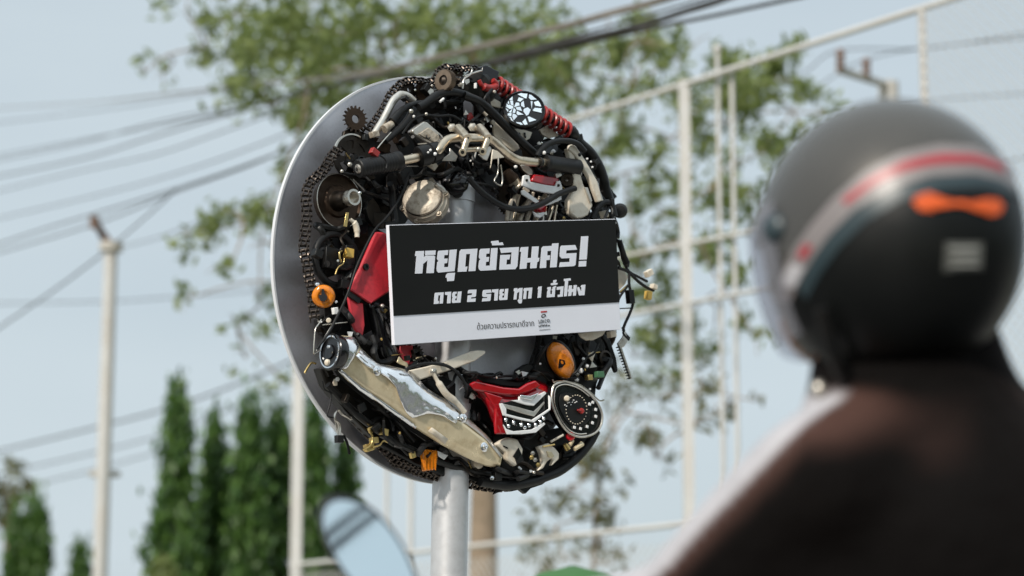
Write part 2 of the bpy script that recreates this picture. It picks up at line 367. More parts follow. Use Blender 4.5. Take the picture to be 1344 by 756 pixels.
for i in range(86):
    c = rp(); bolt(*c, rf.uniform(.09, .135), rf.choice([.9, 1.1, 1.3, 1.7, 2.3]), rf.choice(['steelrod', 'steelrod', 'chrome', 'alu', 'brass', 'white']), rf.choice('ncu'))
for i in range(26):
    c = rp(); a = rf.uniform(0, pi); l_ = rf.uniform(8, 22); q = (c[0]+l_*cos(a), c[1]+l_*sin(a))
    if ok(q): pipe('rod', [c, q], rf.uniform(.10, .13), rf.choice([.6, .8, 1.1]), rf.choice(['steelrod', 'alu', 'brass']), n=6)
for i in range(30):                        # flat offcuts of white and grey sheet that catch the light between the black parts
    c = rp(); n = rf.randint(3, 5); a0 = rf.uniform(0, 6); s = rf.uniform(3, 7)
    plate('tab', shrink(c, [(c[0]+s*rf.uniform(.5, 1)*cos(a0+2*pi*j/n), c[1]+s*rf.uniform(.6, 1.2)*sin(a0+2*pi*j/n)) for j in range(n)]), rf.uniform(.095, .125), rf.choice(['alu', 'white', 'steelrod', 'ivory']), .002, bevel=0)

# ---- chains
def chain(pts, w, f=None, label=None, pitch=.0118, sc_=1.):
    pp = [U(*p, ww) for p, ww in zip(pts, w if isinstance(w, (list, tuple)) else [w]*len(pts))]
    path = smooth_path(pp, 12); acc = 0.; P_ = [path[0]]
    for a, b in zip(path, path[1:]):
        d = (b-a).length
        while acc+d >= pitch:
            t = (pitch-acc)/d; a = a+(b-a)*t; P_.append(a); d = (b-a).length; acc = 0.
        acc += d
    m_ = MB()
    for i, (a, b) in enumerate(zip(P_, P_[1:])):
        d = (b-a).normalized(); n_ = (DW.cross(d).normalized()*.75+DW*.66).normalized(); y = n_.cross(d).normalized()
        nn = d.cross(y).normalized()
        for sgn in (-1, 1):
            off = nn*(.0068 if i % 2 else .0042)*sgn*sc_
            c = (a+b)/2+off; L_ = pitch*.5+.0034
            out_ = [c+d*L_*cos(t)*1.0+y*.0056*sc_*(sin(t)*(.78+.22*abs(cos(t)))) for t in [2*pi*k/12 for k in range(12)]]
            m_.prism(out_, nn*.0021)
        m_.cyl(a-nn*.0095*sc_, a+nn*.0095*sc_, .0032*sc_, n=8)
    return part('drive_chain', m_, 'chain', None, 0, label, 30)
ch1 = [CC(*p) for p in ((1000, 60), (930, 38), (845, 35), (760, 45), (670, 22), (590, 55), (540, 140), (480, 172), (390, 158), (310, 155), (220, 175), (150, 235), (100, 290), (60, 370), (20, 450))] + [CA(*p) for p in ((700, 560), (640, 640), (600, 690))]
chain(ch1, .085, label='oily chain running over the top left of the ring', sc_=1.12)
ch2 = [CB(*p) for p in ((330, 160), (260, 240), (215, 330), (120, 430), (60, 480), (25, 560), (10, 640))]+[CH(*p) for p in ((55, 30), (60, 100), (55, 200), (45, 300), (30, 420), (30, 500), (60, 600), (75, 720))]+[CI(*p) for p in ((100, 150), (115, 260), (120, 370), (130, 450), (140, 520))]
chain(ch2, .085, label='chain hanging down the left edge of the ring', sc_=1.3)
ch3 = [(462, 545), (470, 554), (481, 565), (492, 578), (504, 589), (520, 604), (537, 614), (560, 622), (590, 629), (620, 636), (650, 640), (680, 637), (705, 628)]
chain(ch3, .06, label='chain curving along the bottom of the ring', sc_=1.25)
chain([(440, 235), (430, 262), (428, 300), (436, 330)], .05)
# ---- gears and drums, upper left
def gear(px, py, w, ax, rr, rt, n, th, hole, m, label=None):
    o = U(px, py, w); s = PXM(o); m_ = MB(); m_.gear(o, ax, rr*s, rt*s, n, th*s, hole*s); return part('sprocket', m_, m, None, 0, label, 25)
plate('gear_bracket', [(452, 172), (462, 166), (474, 172), (492, 180), (496, 196), (480, 205), (462, 200), (448, 196)], .075, 'dark', .01)
gear(*CA(500, 540), .085, (DW-DU*.15).normalized(), 14.5, 18, 18, 4, 5.6, 'rust', 'brown sprocket standing out at the upper left')
gear(*CC(430, 275), .08, DW, 14, 15.5, 38, 3.5, 3.2, 'rust')
gear(*CC(270, 250), .07, DW, 11, 13, 22, 4, 3, 'dark')
gear(668, 262, .075, DW, 20, 22.5, 30, 4, 9, 'dark')
gear(640, 152, .07, DW, 20, 22.5, 26, 4, 7, 'dark')
gear(520, 600, .05, DW, 12, 14.5, 20, 4, 4, 'dark')
gear(560, 608, .05, DW, 15, 18, 22, 4, 4, 'rust')
g_ = gear(*CC(640, 160), .125, (AX['l']+AX['c']*.35).normalized(), 13.6, 15, 44, 10, 7, 'bronze')
turned('gear_face', *CC(640, 160), .125, (AX['l']+AX['c']*.35).normalized(), [(9, -4), (9, 2.5), (5, 3), (.01, 3)], 'dark', 28, None, g_)
turned('gear_shaft', *CC(660, 165), .12, AX['r'], [(10, -4), (10, 2), (5, 3), (5, 16), (3.4, 16), (3.4, 19)], 'dark', 20)
bolt(*CC(790, 192), .12, 3.0, 'alu', 'c')
gear(600, 94, .075, DW, 9, 11, 16, 4, 3, 'rust')
# slotted brake rotor behind the left grip
o = U(462, 207, .075); s = PXM(o); m_ = MB(); n = 72
for i in range(n):                       # ring with cut-outs: outer band, spokes, hub
    pass
def annulus(m_, o, a, r0, r1, th, n=64, t0=0, t1=2*pi):
    X, Y, A = basis(a); full = abs(t1-t0-2*pi) < 1e-6; k = n if full else n+1; d = A*th/2; rg = []
    for i in range(k):
        t = t0+(t1-t0)*i/n; e = X*cos(t)+Y*sin(t); rg.append([o+e*r0-d, o+e*r1-d, o+e*r1+d, o+e*r0+d])
    if full: rg.append(rg[0])
    m_.loft(rg, caps=not full); return m_
annulus(m_, o, DW, 23*s, 31*s, 3*s); annulus(m_, o, DW, 6*s, 12*s, 4*s)
for i in range(6): annulus(m_, o, DW, 11*s, 24*s, 2.6*s, 6, i*pi/3, i*pi/3+.45)
part('brake_rotor', m_, 'dark', label='slotted dark brake rotor behind the left grip')
m_ = MB(); annulus(m_, o+DW*.004, DW, 29.6*s, 31.6*s, 4*s, 40, 1.2, 3.4); part('rotor_edge', m_, 'steelrod')
# clutch drum with hub
dr = turned('clutch_drum', 440, 265, .07, DW, [(36, 0), (37, 2), (37, 8), (35.5, 9), (34, 5), (22, 4), (20, 7), (14, 8), (.01, 8)], 'rust', 56, 'dark rusty clutch drum with a hollow hub')
turned('hub', 440, 265, .075, DW, [(16, 0), (14, 5), (12, 9), (11.5, 20), (10, 22), (9.6, 27)], 'dark', 32, None, dr)
turned('hub_tube', 440, 265, .075, DW, [(9, 24), (9, 29), (10.4, 29.5), (10.4, 33), (9.4, 33.4), (9.4, 34.6), (10.8, 35), (10.8, 41), (7.9, 41), (7.7, 30), (.01, 30)], 'steelrod', 32, None, dr)
m_ = MB(); o = U(440, 265, .07); s = PXM(o); annulus(m_, o+DW*9*s, DW, 35.8*s, 36.5*s, 1.0*s); part('drum_edge', m_, 'steelrod', dr)
# black headlamp ring with a box inside
m_ = MB(); o = U(441, 341, .085); s = PXM(o); m_.loft([[o+(DU*cos(t)*1.0+DV*sin(t))*(34+5*cos(q))*s+DW*5*sin(q)*s for q in [2*pi*k/10 for k in range(10)]] for t in [2*pi*j/56 for j in range(57)]], caps=False)
hb = part('headlamp_ring', m_, 'rubber', label='black headlamp bezel ring at the left')
brick('battery_box', *CH(300, 570), .085, 12, 14, 8, 'black', -3)
brick('relay', *CH(470, 600), .09, 6, 22, 6, 'black', 2)
# orange round indicator
ts = turned('turn_signal', 424.5, 389, .10, AX['c'], [(8, -14), (15.5, -7), (16.2, 0), (14, 0)], 'black', 36, 'round amber indicator at the left')
turned('lens', 424.5, 389, .102, AX['c'], [(15.4, -2), (15.2, 2.5), (13.2, 5), (9.2, 6.2), (7.6, 5.8), (6.6, 3.8), (.01, 3.6)], 'orange', 40, None, ts)
m_ = MB(); o = U(423.5, 388, .115); s = PXM(o); m_.prism([o+AX['c'].cross(V((0,0,1))).normalized()*(-x*s)+V((0, 0, y*s)) for x, y in ((-1, 8.5), (1, 9.5), (3, 3), (6, -1), (5.5, -5), (2, -8), (-3, -7), (-5, -3), (-5, 1), (-2, 1.5))], AX['c']*.003); part('bulb_window', m_, 'gloss', ts)
# red fairing piece and tongue, black fender
plate('fairing', [(493.5, 304), (503, 304.5), (512, 308), (524, 330), (526, 380), (511.7, 383), (487.5, 398.5), (473, 389), (458, 379.5), (470, 357)], .125, 'red', .010, bevel=.004, label='scuffed red fairing panel beside the board')
plate('fairing_seam', [CI(455, 172), CI(470, 160), CI(690, 285), CI(668, 312)], .129, 'red', .004, bevel=.0015)
plate('fairing_tongue', [CI(*p) for p in ((443, 240), (545, 305), (590, 305), (607, 520), (585, 632), (515, 562), (490, 505))], .118, 'red', .008, bevel=.003, label='red pointed fairing tongue')
plate('rubber_tab', [CI(*p) for p in ((463, 192), (578, 268), (552, 314), (446, 240))], .124, 'rubber', .006)
turned('grommet', *CH(645, 645), .128, DW, [(4.5, -1), (4.5, 1.5), (2.4, 1.6), (2.2, 0)], 'black', 20)
m_ = MB(); rings = []
for i in range(13):
    t = i/12; a = V((479, 400, 0)).lerp(V((497, 470, 0)), t); b = V((499, 396, 0)).lerp(V((532, 476, 0)), t); rings.append([U(a.x+(b.x-a.x)*j/8, a.y+(b.y-a.y)*j/8, .085+.03*sin(pi*j/8)) for j in range(9)])
m_.loft(rings, closed=False).face(DW); fe = part('fender', m_, 'gloss', label='glossy black curved fender piece'); fe.modifiers.new('solid', 'SOLIDIFY').thickness = .004
# small fittings on the left
plate('brass_tab', [CH(*p) for p in ((450, 102), (478, 104), (458, 248), (425, 240))], .125, 'brass', .003, bevel=.0006)
pipe('lever', [CH(*p) for p in ((490, 175), (535, 215), (555, 280), (558, 350))], .12, [2.6, 4.2, 3.4], 'ivory', n=12)
brick('connector', *CH(470, 510), .12, 5, 6, 5, 'yellow', -4)
pipe('hook', [CH(*p) for p in ((400, 600), (385, 560), (385, 500), (430, 490))], .122, 1.6, 'brass')
pipe('wire', [CH(*p) for p in ((432, 560), (420, 610), (370, 650), (340, 720))], .122, .9, 'brass')
brick('nut', *CI(322, 382), .118, 3.1, 4.4, 3, 'white', 12); turned('nut', *CI(262, 472), .118, AX['c'], [(3.4, -2), (3.4, 2), (2.4, 3)], 'ivory', 12)
pipe('wire', [(537, 226), (530, 248), (518, 271), (505, 288), (492, 302), (478, 328), (467, 353), (459, 378), (451, 398), (440, 420), (432, 436), (416, 458)], .135, 1.7, 'rubber', label='long thin black cable down the left side')
pipe('rod', [CJ(*p) for p in ((165, -5), (135, 45), (106, 90), (95, 200), (90, 318), (105, 332), (160, 300))], .118, .9, 'steelrod', k=3)
pipe('rod', [CJ(*p) for p in ((180, 48), (260, 40), (420, 20))], .12, .9, 'steelrod')
pipe('rod', [CJ(*p) for p in ((305, -5), (115, 305))], .125, .9, 'steelrod')
# round can at the tip of the exhaust guard
ca = turned('exhaust_end', *CJ(245, 315), .13, AX['l'], [(21, -17), (23.5, -14), (24.5, -8), (24.5, -2), (23.2, -1), (22.6, -1.2), (17, -3.5), (10, -2), (9, 1), (.01, 1)], 'gloss', 48, 'black round can at the left end of the guard')
m_ = MB(); o = U(*CJ(245, 315), .13); s = PXM(o); annulus(m_, o+AX['l']*(-.4*s), AX['l'], 20*s, 21.8*s, 1.6*s); part('trim_ring', m_, 'chrome', ca)
bolt(*CJ(235, 265), .15, 1.8, 'chrome', 'l', ca)
turned('cap', *CJ(220, 420), .143, AX['l'], [(4.2, -2), (4.2, 1), (2.6, 2.4), (.01, 2.8)], 'ivory', 20, None, ca)
pipe('hook', [CJ(*p) for p in ((0, 525), (15, 495), (62, 428), (110, 432))], .06, 1.5, 'brass')
# ---- exhaust heat guard: a long domed shell
TOPE = [(447, 440), (465, 442), (474, 457), (495, 477), (512, 480), (537, 486), (561, 510), (587, 526), (618, 552), (641, 573), (660, 597)]
BOTE = [(443, 486), (455, 499), (470, 510), (485, 521), (505, 534), (523, 547), (552, 567), (581, 585), (612, 601), (640, 613), (656, 613)]
def bulge(i, t):
    t = min(1, max(0, t)); return .128 + .020*(min(1, t/.20)*.75+min(1, max(0, t-.20)/.5)*.35)*min(1, ((1-t)/.22)+.0)**.6*(.7+.3*sin(pi*min(1, (i+1.5)/11)))
def resample(pts, n):
    d = [0]
    for a, b in zip(pts, pts[1:]): d.append(d[-1]+math.hypot(b[0]-a[0], b[1]-a[1]))
    o = []
    for k in range(n):
        t = d[-1]*k/(n-1); i = max(j for j in range(len(d)-1) if d[j] <= t+1e-9); f = (t-d[i])/(d[i+1]-d[i]) if d[i+1] > d[i] else 0
        o.append((pts[i][0]+(pts[i+1][0]-pts[i][0])*f, pts[i][1]+(pts[i+1][1]-pts[i][1])*f))
    return o
NS = 40; Te = resample(TOPE, NS); Be = resample(BOTE, NS)
m_ = MB(); rings = []
for i in range(NS):
    rings.append([U(Be[i][0]+(Te[i][0]-Be[i][0])*j/14, Be[i][1]+(Te[i][1]-Be[i][1])*j/14, bulge(i*10/(NS-1), j/14)) for j in range(15)])
m_.loft(rings, closed=False).face(DW)
hg = part('exhaust_guard', m_, 'cream', label='long chrome exhaust heat guard with cream reflections'); so = hg.modifiers.new('solid', 'SOLIDIFY'); so.thickness = .012; so.offset = -1
GG = [(Be[i][0]+(Te[i][0]-Be[i][0])*j/30, Be[i][1]+(Te[i][1]-Be[i][1])*j/30, i*10/(NS-1), j/30) for i in range(NS) for j in range(31)]
def on_guard(px, py, lift=.002):          # depth of the guard's surface at a pixel
    q = min(GG, key=lambda g: (g[0]-px)**2+(g[1]-py)**2); return bulge(q[2], q[3])+lift
def patch(name, A, B, m, lift=.002, n=18, k=8, wob=0.):
    A = resample(A, n); B = resample(B, n); m_ = MB(); rr = random.Random(5); rg = []
    for i in range(n):
        r_ = []
        for j in range(k+1):
            x = A[i][0]+(B[i][0]-A[i][0])*j/k; y = A[i][1]+(B[i][1]-A[i][1])*j/k
            r_.append(U(x, y, on_guard(x, y, lift)+wob*sin(i*1.3+j*.9)*sin(j*1.7-i*.5)))
        rg.append(r_)
    m_.loft(rg, closed=False).face(DW); o = part(name, m_, m, hg); s_ = o.modifiers.new('solid', 'SOLIDIFY'); s_.thickness = .002; s_.offset = 0; return o
patch('chrome_collar', [(446, 442), (446, 455), (445, 470), (443, 484)], [(465, 443), (471, 455), (466, 467), (455, 484)], 'polished', .003, 12, 6, .0012)
patch('chrome_panel', [(467, 468), (482, 481), (497, 488), (512, 499), (520, 508), (525, 524), (532, 540), (541, 549), (560, 543), (580, 545), (598, 556)], [(474, 458), (486, 470), (497, 478), (512, 481), (524, 483), (537, 487), (549, 498), (561, 511), (574, 519), (588, 528), (606, 545)], 'polished', .004, 30, 8, .0022)
patch('chrome_edge', [(602, 551), (619, 561), (640, 579), (657, 601)], [(606, 544), (621, 556), (641, 575), (659, 598)], 'alu', .003, 14, 4, .0008)
patch('lower_lip', [(444, 487), (470, 511), (505, 535), (545, 563)], [(447, 484), (473, 507), (508, 531), (547, 559)], 'chrome', .006, 18, 2)
patch('name_tag', [(562, 566), (584, 583)], [(567, 561), (588, 576)], 'ivory', .005, 4, 2)
for (x, y) in ((494, 487), (607, 549), (634.5, 587)):
    turned('washer', x, y, on_guard(x, y, 0), AX['n'], [(6.4, -3), (6.4, 2), (5.2, 3), (3.6, 3.2), (3.2, 5.5), (1.6, 6), (.01, 4.6)], 'chrome', 24, None, hg)
# dark parts under the guard
plate('skid_plate', [(420, 482), (445, 494), (485, 526), (523, 553), (580, 592), (640, 620), (640, 632), (590, 628), (545, 610), (500, 585), (455, 540), (428, 505)], .075, 'black', .03, bevel=.004)
pipe('frame_tube', [(430, 505), (470, 545), (520, 580), (580, 607), (640, 622), (690, 628)], .09, 5, 'black')
cl = brick('connector', *CL(560, 362), .10, 4.5, 4.5, 4, 'brass', -8)
brick('connector', *CL(455, 470), .095, 5.5, 5, 4, 'brass', 18); brick('connector', *CL(490, 420), .10, 4.5, 4, 4, 'brass', 10); brick('connector', *CL(470, 345), .10, 3, 4, 3, 'brass', 30)
pipe('wire', [CL(*p) for p in ((480, 470), (530, 455), (560, 425), (600, 440))], .105, 1.2, 'brass'); pipe('wire', [CL(*p) for p in ((460, 350), (480, 400), (470, 450), (415, 488))], .105, 1.4, 'brass')
m_ = MB()
for k in range(5):
    pp = [CL(*p) for p in ((330, 268+k*3-6), (270, 235), (238, 205), (215, 240+k*6), (222+k*8, 310), (232+k*6, 375))]
    pp = [(x+rf.uniform(-1, 1), y+rf.uniform(-1, 1)) for x, y in pp]; q = [U(*p, .07+.003*k) for p in pp]; m_.tube(q, .0016, 6)
part('wire_bundle', m_, 'steelrod', label='bare silver wires bent over the lower left edge')
brick('plug', *CL(243, 412), .075, 4.2, 5, 4, 'black', 3); pipe('strap', [CL(*p) for p in ((275, 385), (300, 440), (318, 520))], .07, 1.9, 'black')
pipe('wire', [CL(*p) for p in ((125, 0), (140, 60), (185, 90), (180, 160), (160, 245), (205, 262))], .09, 1.1, 'rubber')
m_ = MB(); m_.prism(P([(553.5, 589), (575, 591), (574.5, 604), (573, 616), (557, 618.5), (556, 604)], .105), DW*.012); part('reflector', m_, 'orange', None, .003, 'ribbed amber reflector at the bottom')
for k in range(4): pipe('lens_rib', [(557+k*4.8, 591), (559+k*4.2, 617)], .106, .7, 'orange', n=6)
turned('rubber_stop', 626.5, 607, .10, DW, [(8.5, -4), (8.5, 3), (6, 5), (.01, 5)], 'ivory', 24)
pipe('pin', [CM(590, 405), CM(620, 470)], .1, .8, 'brass')
brick('connector', *CM(135, 360), .105, 3, 4, 3, 'brass', 20); plate('tab', [CM(*p) for p in ((345, 325), (435, 360), (400, 400), (350, 370))], .105, 'white', .003)
# ---- cream lever, strut and cable
ml = plate('brake_lever', [(537.6, 486), (560, 481), (583, 475), (602, 467.5), (619, 461), (628, 459.5), (637, 460), (638, 463.5), (623.5, 474), (608, 480), (594, 485), (572, 492), (552, 498.5)], .135, 'ivory', .008, bevel=.003, label='ivory brake lever pointing right')
pipe('strut', [(568.5, 490), (576, 503), (586, 517.5), (598, 527), (610, 541)], .145, [2.8, 4.6, 3.6], 'ivory', n=12)
turned('pivot', *CK(405, 328), .142, AX['c'], [(4.6, -3), (4.6, 1), (2.9, 1.4), (2.4, 4), (1, 5)], 'steelrod', 20)
pipe('wire', [(533, 485), (541, 481), (561, 477), (586, 480), (603, 492), (610, 504), (612, 512)], .155, 2.2, 'rubber', label='black cable arching over the ivory lever')
plate('red_bracket', [CK(*p) for p in ((105, 92), (225, 90), (205, 200), (180, 280), (100, 180))], .09, 'red', .008)
gear(*CK(250, 170), .085, DW, 9, 12, 14, 4, 3, 'dark'); plate('tab', [CK(*p) for p in ((250, 200), (335, 180), (338, 190), (250, 215))], .1, 'cream', .003)
plate('tab', [CK(*p) for p in ((75, 245), (95, 185), (130, 225), (175, 250), (180, 290), (110, 265))], .12, 'cream', .003)
plate('battery_box', [CK(*p) for p in ((330, 420), (430, 370), (500, 360), (600, 420), (680, 440), (760, 520), (780, 600), (700, 680), (560, 560), (420, 520))], .09, 'black', .03, bevel=.005)
# ---- red tail light with chrome chevrons
tl_ = MB()
LT = [CN(*p) for p in ((92, 352), (130, 318), (220, 340), (330, 366), (440, 372), (500, 330), (560, 312), (640, 350), (662, 420))]
LB = [CN(*p) for p in ((120, 400), (160, 440), (205, 520), (250, 640), (330, 705), (420, 690), (520, 640), (600, 560), (664, 450))]
A_ = resample(LT, 26); B_ = resample(LB, 26); rg = []
for i in range(26): rg.append([U(A_[i][0]+(B_[i][0]-A_[i][0])*j/10, A_[i][1]+(B_[i][1]-A_[i][1])*j/10, .095+.042*sin(pi*j/10)**.6*min(1, .4+i/10, .4+(25-i)/6)) for j in range(11)])
tl_.loft(rg, closed=False).face(DW); tail = part('tail_light', tl_, 'redlens', label='glossy red tail light with silver chevrons'); so = tail.modifiers.new('solid', 'SOLIDIFY'); so.thickness = .03; so.offset = -1
def tlp(name, pts, w, m, th=.005, bevel=.0012): return plate(name, pts, w, m, th, CN, bevel, None, tail)
tlp('lens_ridge', ((95, 345), (130, 322), (330, 368), (440, 378), (500, 340), (560, 318), (600, 360), (520, 400), (430, 428), (330, 425), (130, 392)), .138, 'redlens', .01, .004)
tlp('lens_side', ((200, 400), (330, 440), (305, 478), (322, 560), (328, 640), (356, 700), (280, 700), (272, 620), (276, 520)), .142, 'redlens', .01, .003)
tlp('lamp_well', ((318, 480), (395, 462), (640, 402), (664, 440), (662, 525), (610, 640), (540, 688), (380, 690), (345, 668), (328, 565)), .143, 'gloss', .006)
tlp('chrome_chevron', ((440, 434), (535, 440), (625, 398), (634, 412), (545, 500), (490, 494), (385, 462), (440, 458)), .152, 'white')
tlp('chrome_chevron', ((450, 424), (520, 430), (585, 405), (540, 462), (450, 444)), .156, 'polished', .003)
tlp('inner_chevron', ((322, 484), (430, 508), (545, 540), (618, 468), (622, 482), (548, 576), (450, 550), (345, 515)), .149, 'alu')
tlp('chrome_trim', ((303, 484), (325, 482), (350, 520), (350, 556), (440, 580), (532, 600), (655, 520), (652, 425), (668, 445), (664, 528), (545, 618), (440, 598), (330, 568)), .154, 'white')
tlp('chrome_trim', ((330, 632), (352, 664), (400, 680), (530, 668), (618, 618), (628, 630), (560, 690), (460, 702), (358, 702)), .154, 'white')
for x, y in ((345, 600), (400, 620), (455, 635), (510, 640), (555, 635), (590, 615), (612, 590), (365, 645), (480, 655)):
    turned('bulb', *CN(x, y), .152, AX['c'], [(2.3, -1), (2.3, 1), (1.2, 1.6), (1, .5), (.01, .4)], 'chrome', 12, None, tail)
for x in (345, 400, 455): pipe('divider', [CN(x, 572+(x-345)*.25), CN(x+8, 640)], .153, .5, 'steelrod', n=6, parent=tail)
pipe('wire', [CN(*p) for p in ((90, 330), (110, 268), (180, 285), (250, 290), (300, 268), (320, 280))], .11, 2.2, 'rubber')
plate('gasket', [CN(*p) for p in ((100, 300), (110, 268), (250, 300), (340, 310), (420, 310), (440, 240), (500, 200), (545, 210), (560, 290), (500, 330), (440, 372), (330, 362), (130, 322))], .09, 'black', .02, bevel=.003)
# ---- instrument dial
DO = [(724, 519), (727, 506), (737, 501), (749, 502.5), (762, 508), (775, 518), (785, 530), (790.5, 544), (789, 558), (782, 567.5), (771, 572.5), (759, 573), (747, 568), (737, 557), (729, 542), (725, 530)]
dial = plate('instrument_dial', DO, .135, 'gloss', .022, bevel=.003, label='black egg-shaped instrument dial with a red needle hub')
pipe('bezel', DO+DO[:3], .141, 1.5, 'alu', n=8, parent=dial)
c0 = (757.5, 537.5)
pipe('inner_ring', [(c0[0]+(x-c0[0])*.90, c0[1]+(y-c0[1])*.90) for x, y in DO[10:]+DO[:6]], .142, .8, 'steelrod', n=6, parent=dial)
plate('dial_face', [(c0[0]-3+(x-c0[0])*.62, c0[1]+(y-c0[1])*.62) for x, y in DO], .1375, 'black', .002, bevel=.0005, parent=dial)
turned('needle_hub', *CO(425, 636), .139, AX['c'], [(3.9, -1), (3.9, 3), (2.8, 4.4), (.01, 4.6)], 'redspring', 20, None, dial)
pipe('needle', [CO(425, 636), CO(395, 628)], .144, 1.2, 'redspring', n=6, parent=dial)
turned('dial_knob', *CO(313, 540), .139, AX['c'], [(3.9, -1), (3.9, 2.5), (2.6, 4), (1, 4.2)], 'ivory', 16, None, dial)
for (x, y) in ((782, 537.5), (774, 530.5), (778, 528), (782, 546.6), (777.7, 555), (770.6, 560), (762, 562.7), (754, 561)):
    brick('number_mark', x, y, .138, 1.35, 1.75, .8, 'white', -12, parent=dial, bevel=0)
for i in range(26):
    t = i/26*2*pi; brick('tick', c0[0]-1+17*cos(t)*.8, c0[1]+19*sin(t), .138, .45, .55, .7, 'ivory', 0, parent=dial, bevel=0)
for i in range(9): brick('tick', *CO(300+i*11, 590+14*sin(i*1.9)-i*4), .140, .5, .6, .7, 'white', 0, parent=dial, bevel=0)
pipe('bracket_arm', [CO(*p) for p in ((205, 395), (215, 415), (260, 410), (400, 430), (500, 500), (560, 555), (598, 552))], .142, 1.1, 'steelrod', n=6)
# ---- amber oval indicator
o = U(735.6, 473, .12); s = PXM(o); q0 = U(722, 447, .12); q1 = U(748.5, 498, .12); Y_ = (q1-q0).normalized(); Z_ = AX['c']; X_ = Y_.cross(Z_).normalized(); Z_ = X_.cross(Y_)
m_ = MB(); m_.ball(o-Z_*4*s, s, 18.5, 29.5, 11, (X_, Y_, Z_), 28); oi = part('turn_signal', m_, 'black', label='oval amber indicator lying beside the dial')
m_ = MB(); m_.ball(o, s, 16, 27, 12, (X_, Y_, Z_), 32); part('lens', m_, 'orange', oi)
m_ = MB(); m_.prism([o+Z_*11.9*s+X_*x*s*1.0+Y_*y*s for x, y in ((-4, -1), (1, -6), (6, 1), (8, 5), (3, 6), (-3, 4))], Z_*.004); part('bulb_window', m_, 'gloss', oi)
plate('ear', [CO(*p) for p in ((355, 110), (395, 96), (432, 115), (430, 170), (405, 215), (380, 205))], .11, 'dark', .006)
pipe('hose', [CO(*p) for p in ((100, 60), (95, 110), (78, 180), (60, 235), (42, 290))], .075, 4, 'rubber')
for k in range(9): pipe('hose_rib', [CO(98-k*6.5-8, 70+k*25), CO(98-k*6.5+30, 74+k*25)], .078, 1.3, 'rubber', n=6)
# right-hand lower fittings
plate('side_cover', [CO(*p) for p in ((405, 38), (620, 18), (590, 60), (520, 95), (470, 98), (430, 75))], .13, 'ivory', .008, bevel=.003)
brick('connector', *CO(655, 50), .135, 4.5, 4.2, 4, 'ivory', 15)
pipe('toothed_strip', [CO(712, 130), CO(800, 388)], .11, [2.6, 2.6], 'alu', n=6)
for k in range(12): brick('tooth', *CO(703+k*7.6, 150+k*21.5), .112, 1.1, .8, 2.2, 'black', 20, bevel=0)
plate('strip_head', [CO(*p) for p in ((705, 120), (745, 70), (762, 20), (782, 100), (750, 150), (715, 150))], .11, 'alu', .006)
pipe('wire', [CO(*p) for p in ((735, 0), (752, 20), (745, 45), (788, 95))], .12, 1.4, 'rubber')
plate('clip', [CO(*p) for p in ((595, 60), (630, 60), (660, 140), (690, 230), (705, 330), (690, 345), (655, 270), (640, 180))], .10, 'black', .01)
brick('connector', *CO(560, 358), .125, 5, 4, 4, 'green', 5); brick('connector', *CO(480, 380), .125, 3.5, 3.4, 4, 'brass', 5)
turned('relay', *CO(575, 240), .09, DW, [(11, 0), (11, 9), (8, 10), (8, 6), (.01, 6)], 'dark', 24); plate('tab', [CO(*p) for p in ((470, 210), (545, 165), (520, 230), (510, 265))], .112, 'ivory', .002)
for (x, y, r) in ((468, 293, 1.9), (420, 328, 2.8), (390, 395, 2.4), (440, 238, 1.5), (490, 470, 1.2)): bolt(*CO(x, y), .125, r, 'white', 'c')
plate('inner_panel', [(648, 572), (690, 570), (740, 560), (776, 566), (772, 580), (752, 604), (725, 618), (690, 628), (645, 630)], .07, 'black', .01)
plate('inner_panel', [(738, 470), (752, 440), (790, 440), (792, 480), (783, 505), (780, 530), (740, 515)], .06, 'black', .01)
# ---- bottom right: switch covers, scoop, plugs, hose
wc = plate('switch_cover', [CP(*p) for p in ((10, 268), (60, 235), (120, 214), (190, 230), (236, 310), (225, 380), (200, 425), (170, 457), (100, 400), (90, 340), (40, 300))], .125, 'ivory', .018, bevel=.005, label='ivory switch cover under the tail light')
plate('cover_window', [CP(*p) for p in ((150, 372), (195, 300), (216, 350), (186, 400))], .128, 'gloss', .003, parent=wc, bevel=0); plate('slot', [CP(*p) for p in ((72, 282), (108, 300), (104, 308), (70, 290))], .128, 'gloss', .003, parent=wc, bevel=0)
plate('scoop', [CP(*p) for p in ((358, 290), (450, 260), (500, 305), (532, 345), (530, 395), (470, 450), (488, 400), (470, 385), (430, 418), (400, 470), (355, 492), (395, 425), (385, 345))], .125, 'ivory', .016, bevel=.005, label='ivory curved scoop at the bottom right')
plate('scoop_hollow', [CP(*p) for p in ((425, 325), (470, 335), (492, 370), (470, 385), (440, 375))], .1275, 'cream', .003)
turned('red_cap', *CP(622, 205), .13, AX['c'], [(6.2, -4), (6.2, 2), (4.6, 4), (.01, 4.6)], 'redlens', 24)
pipe('plug', [CP(575, 270), CP(600, 315)], .13, [3.2, 4.2], 'brass', n=12); pipe('plug', [CP(640, 240), CP(615, 280)], .128, 2.6, 'cream', n=12); pipe('plug', [CP(655, 312), CP(718, 268)], .13, [2.8, 3.6], 'cream', n=12)
pipe('rod', [CP(460, 250), CP(560, 195)], .13, 1.6, 'ivory'); brick('tab', *CP(203, 470), .115, 2.8, 1.6, 1, 'white', -30); brick('tab', *CP(302, 492), .115, 3.4, 1.8, 1, 'white', 12)
for k, (x, y) in enumerate(((300, 380), (330, 400), (355, 440), (310, 345))): bolt(*CP(x, y), .12, 2.4, 'steelrod' if k % 2 else 'brass', 'c')
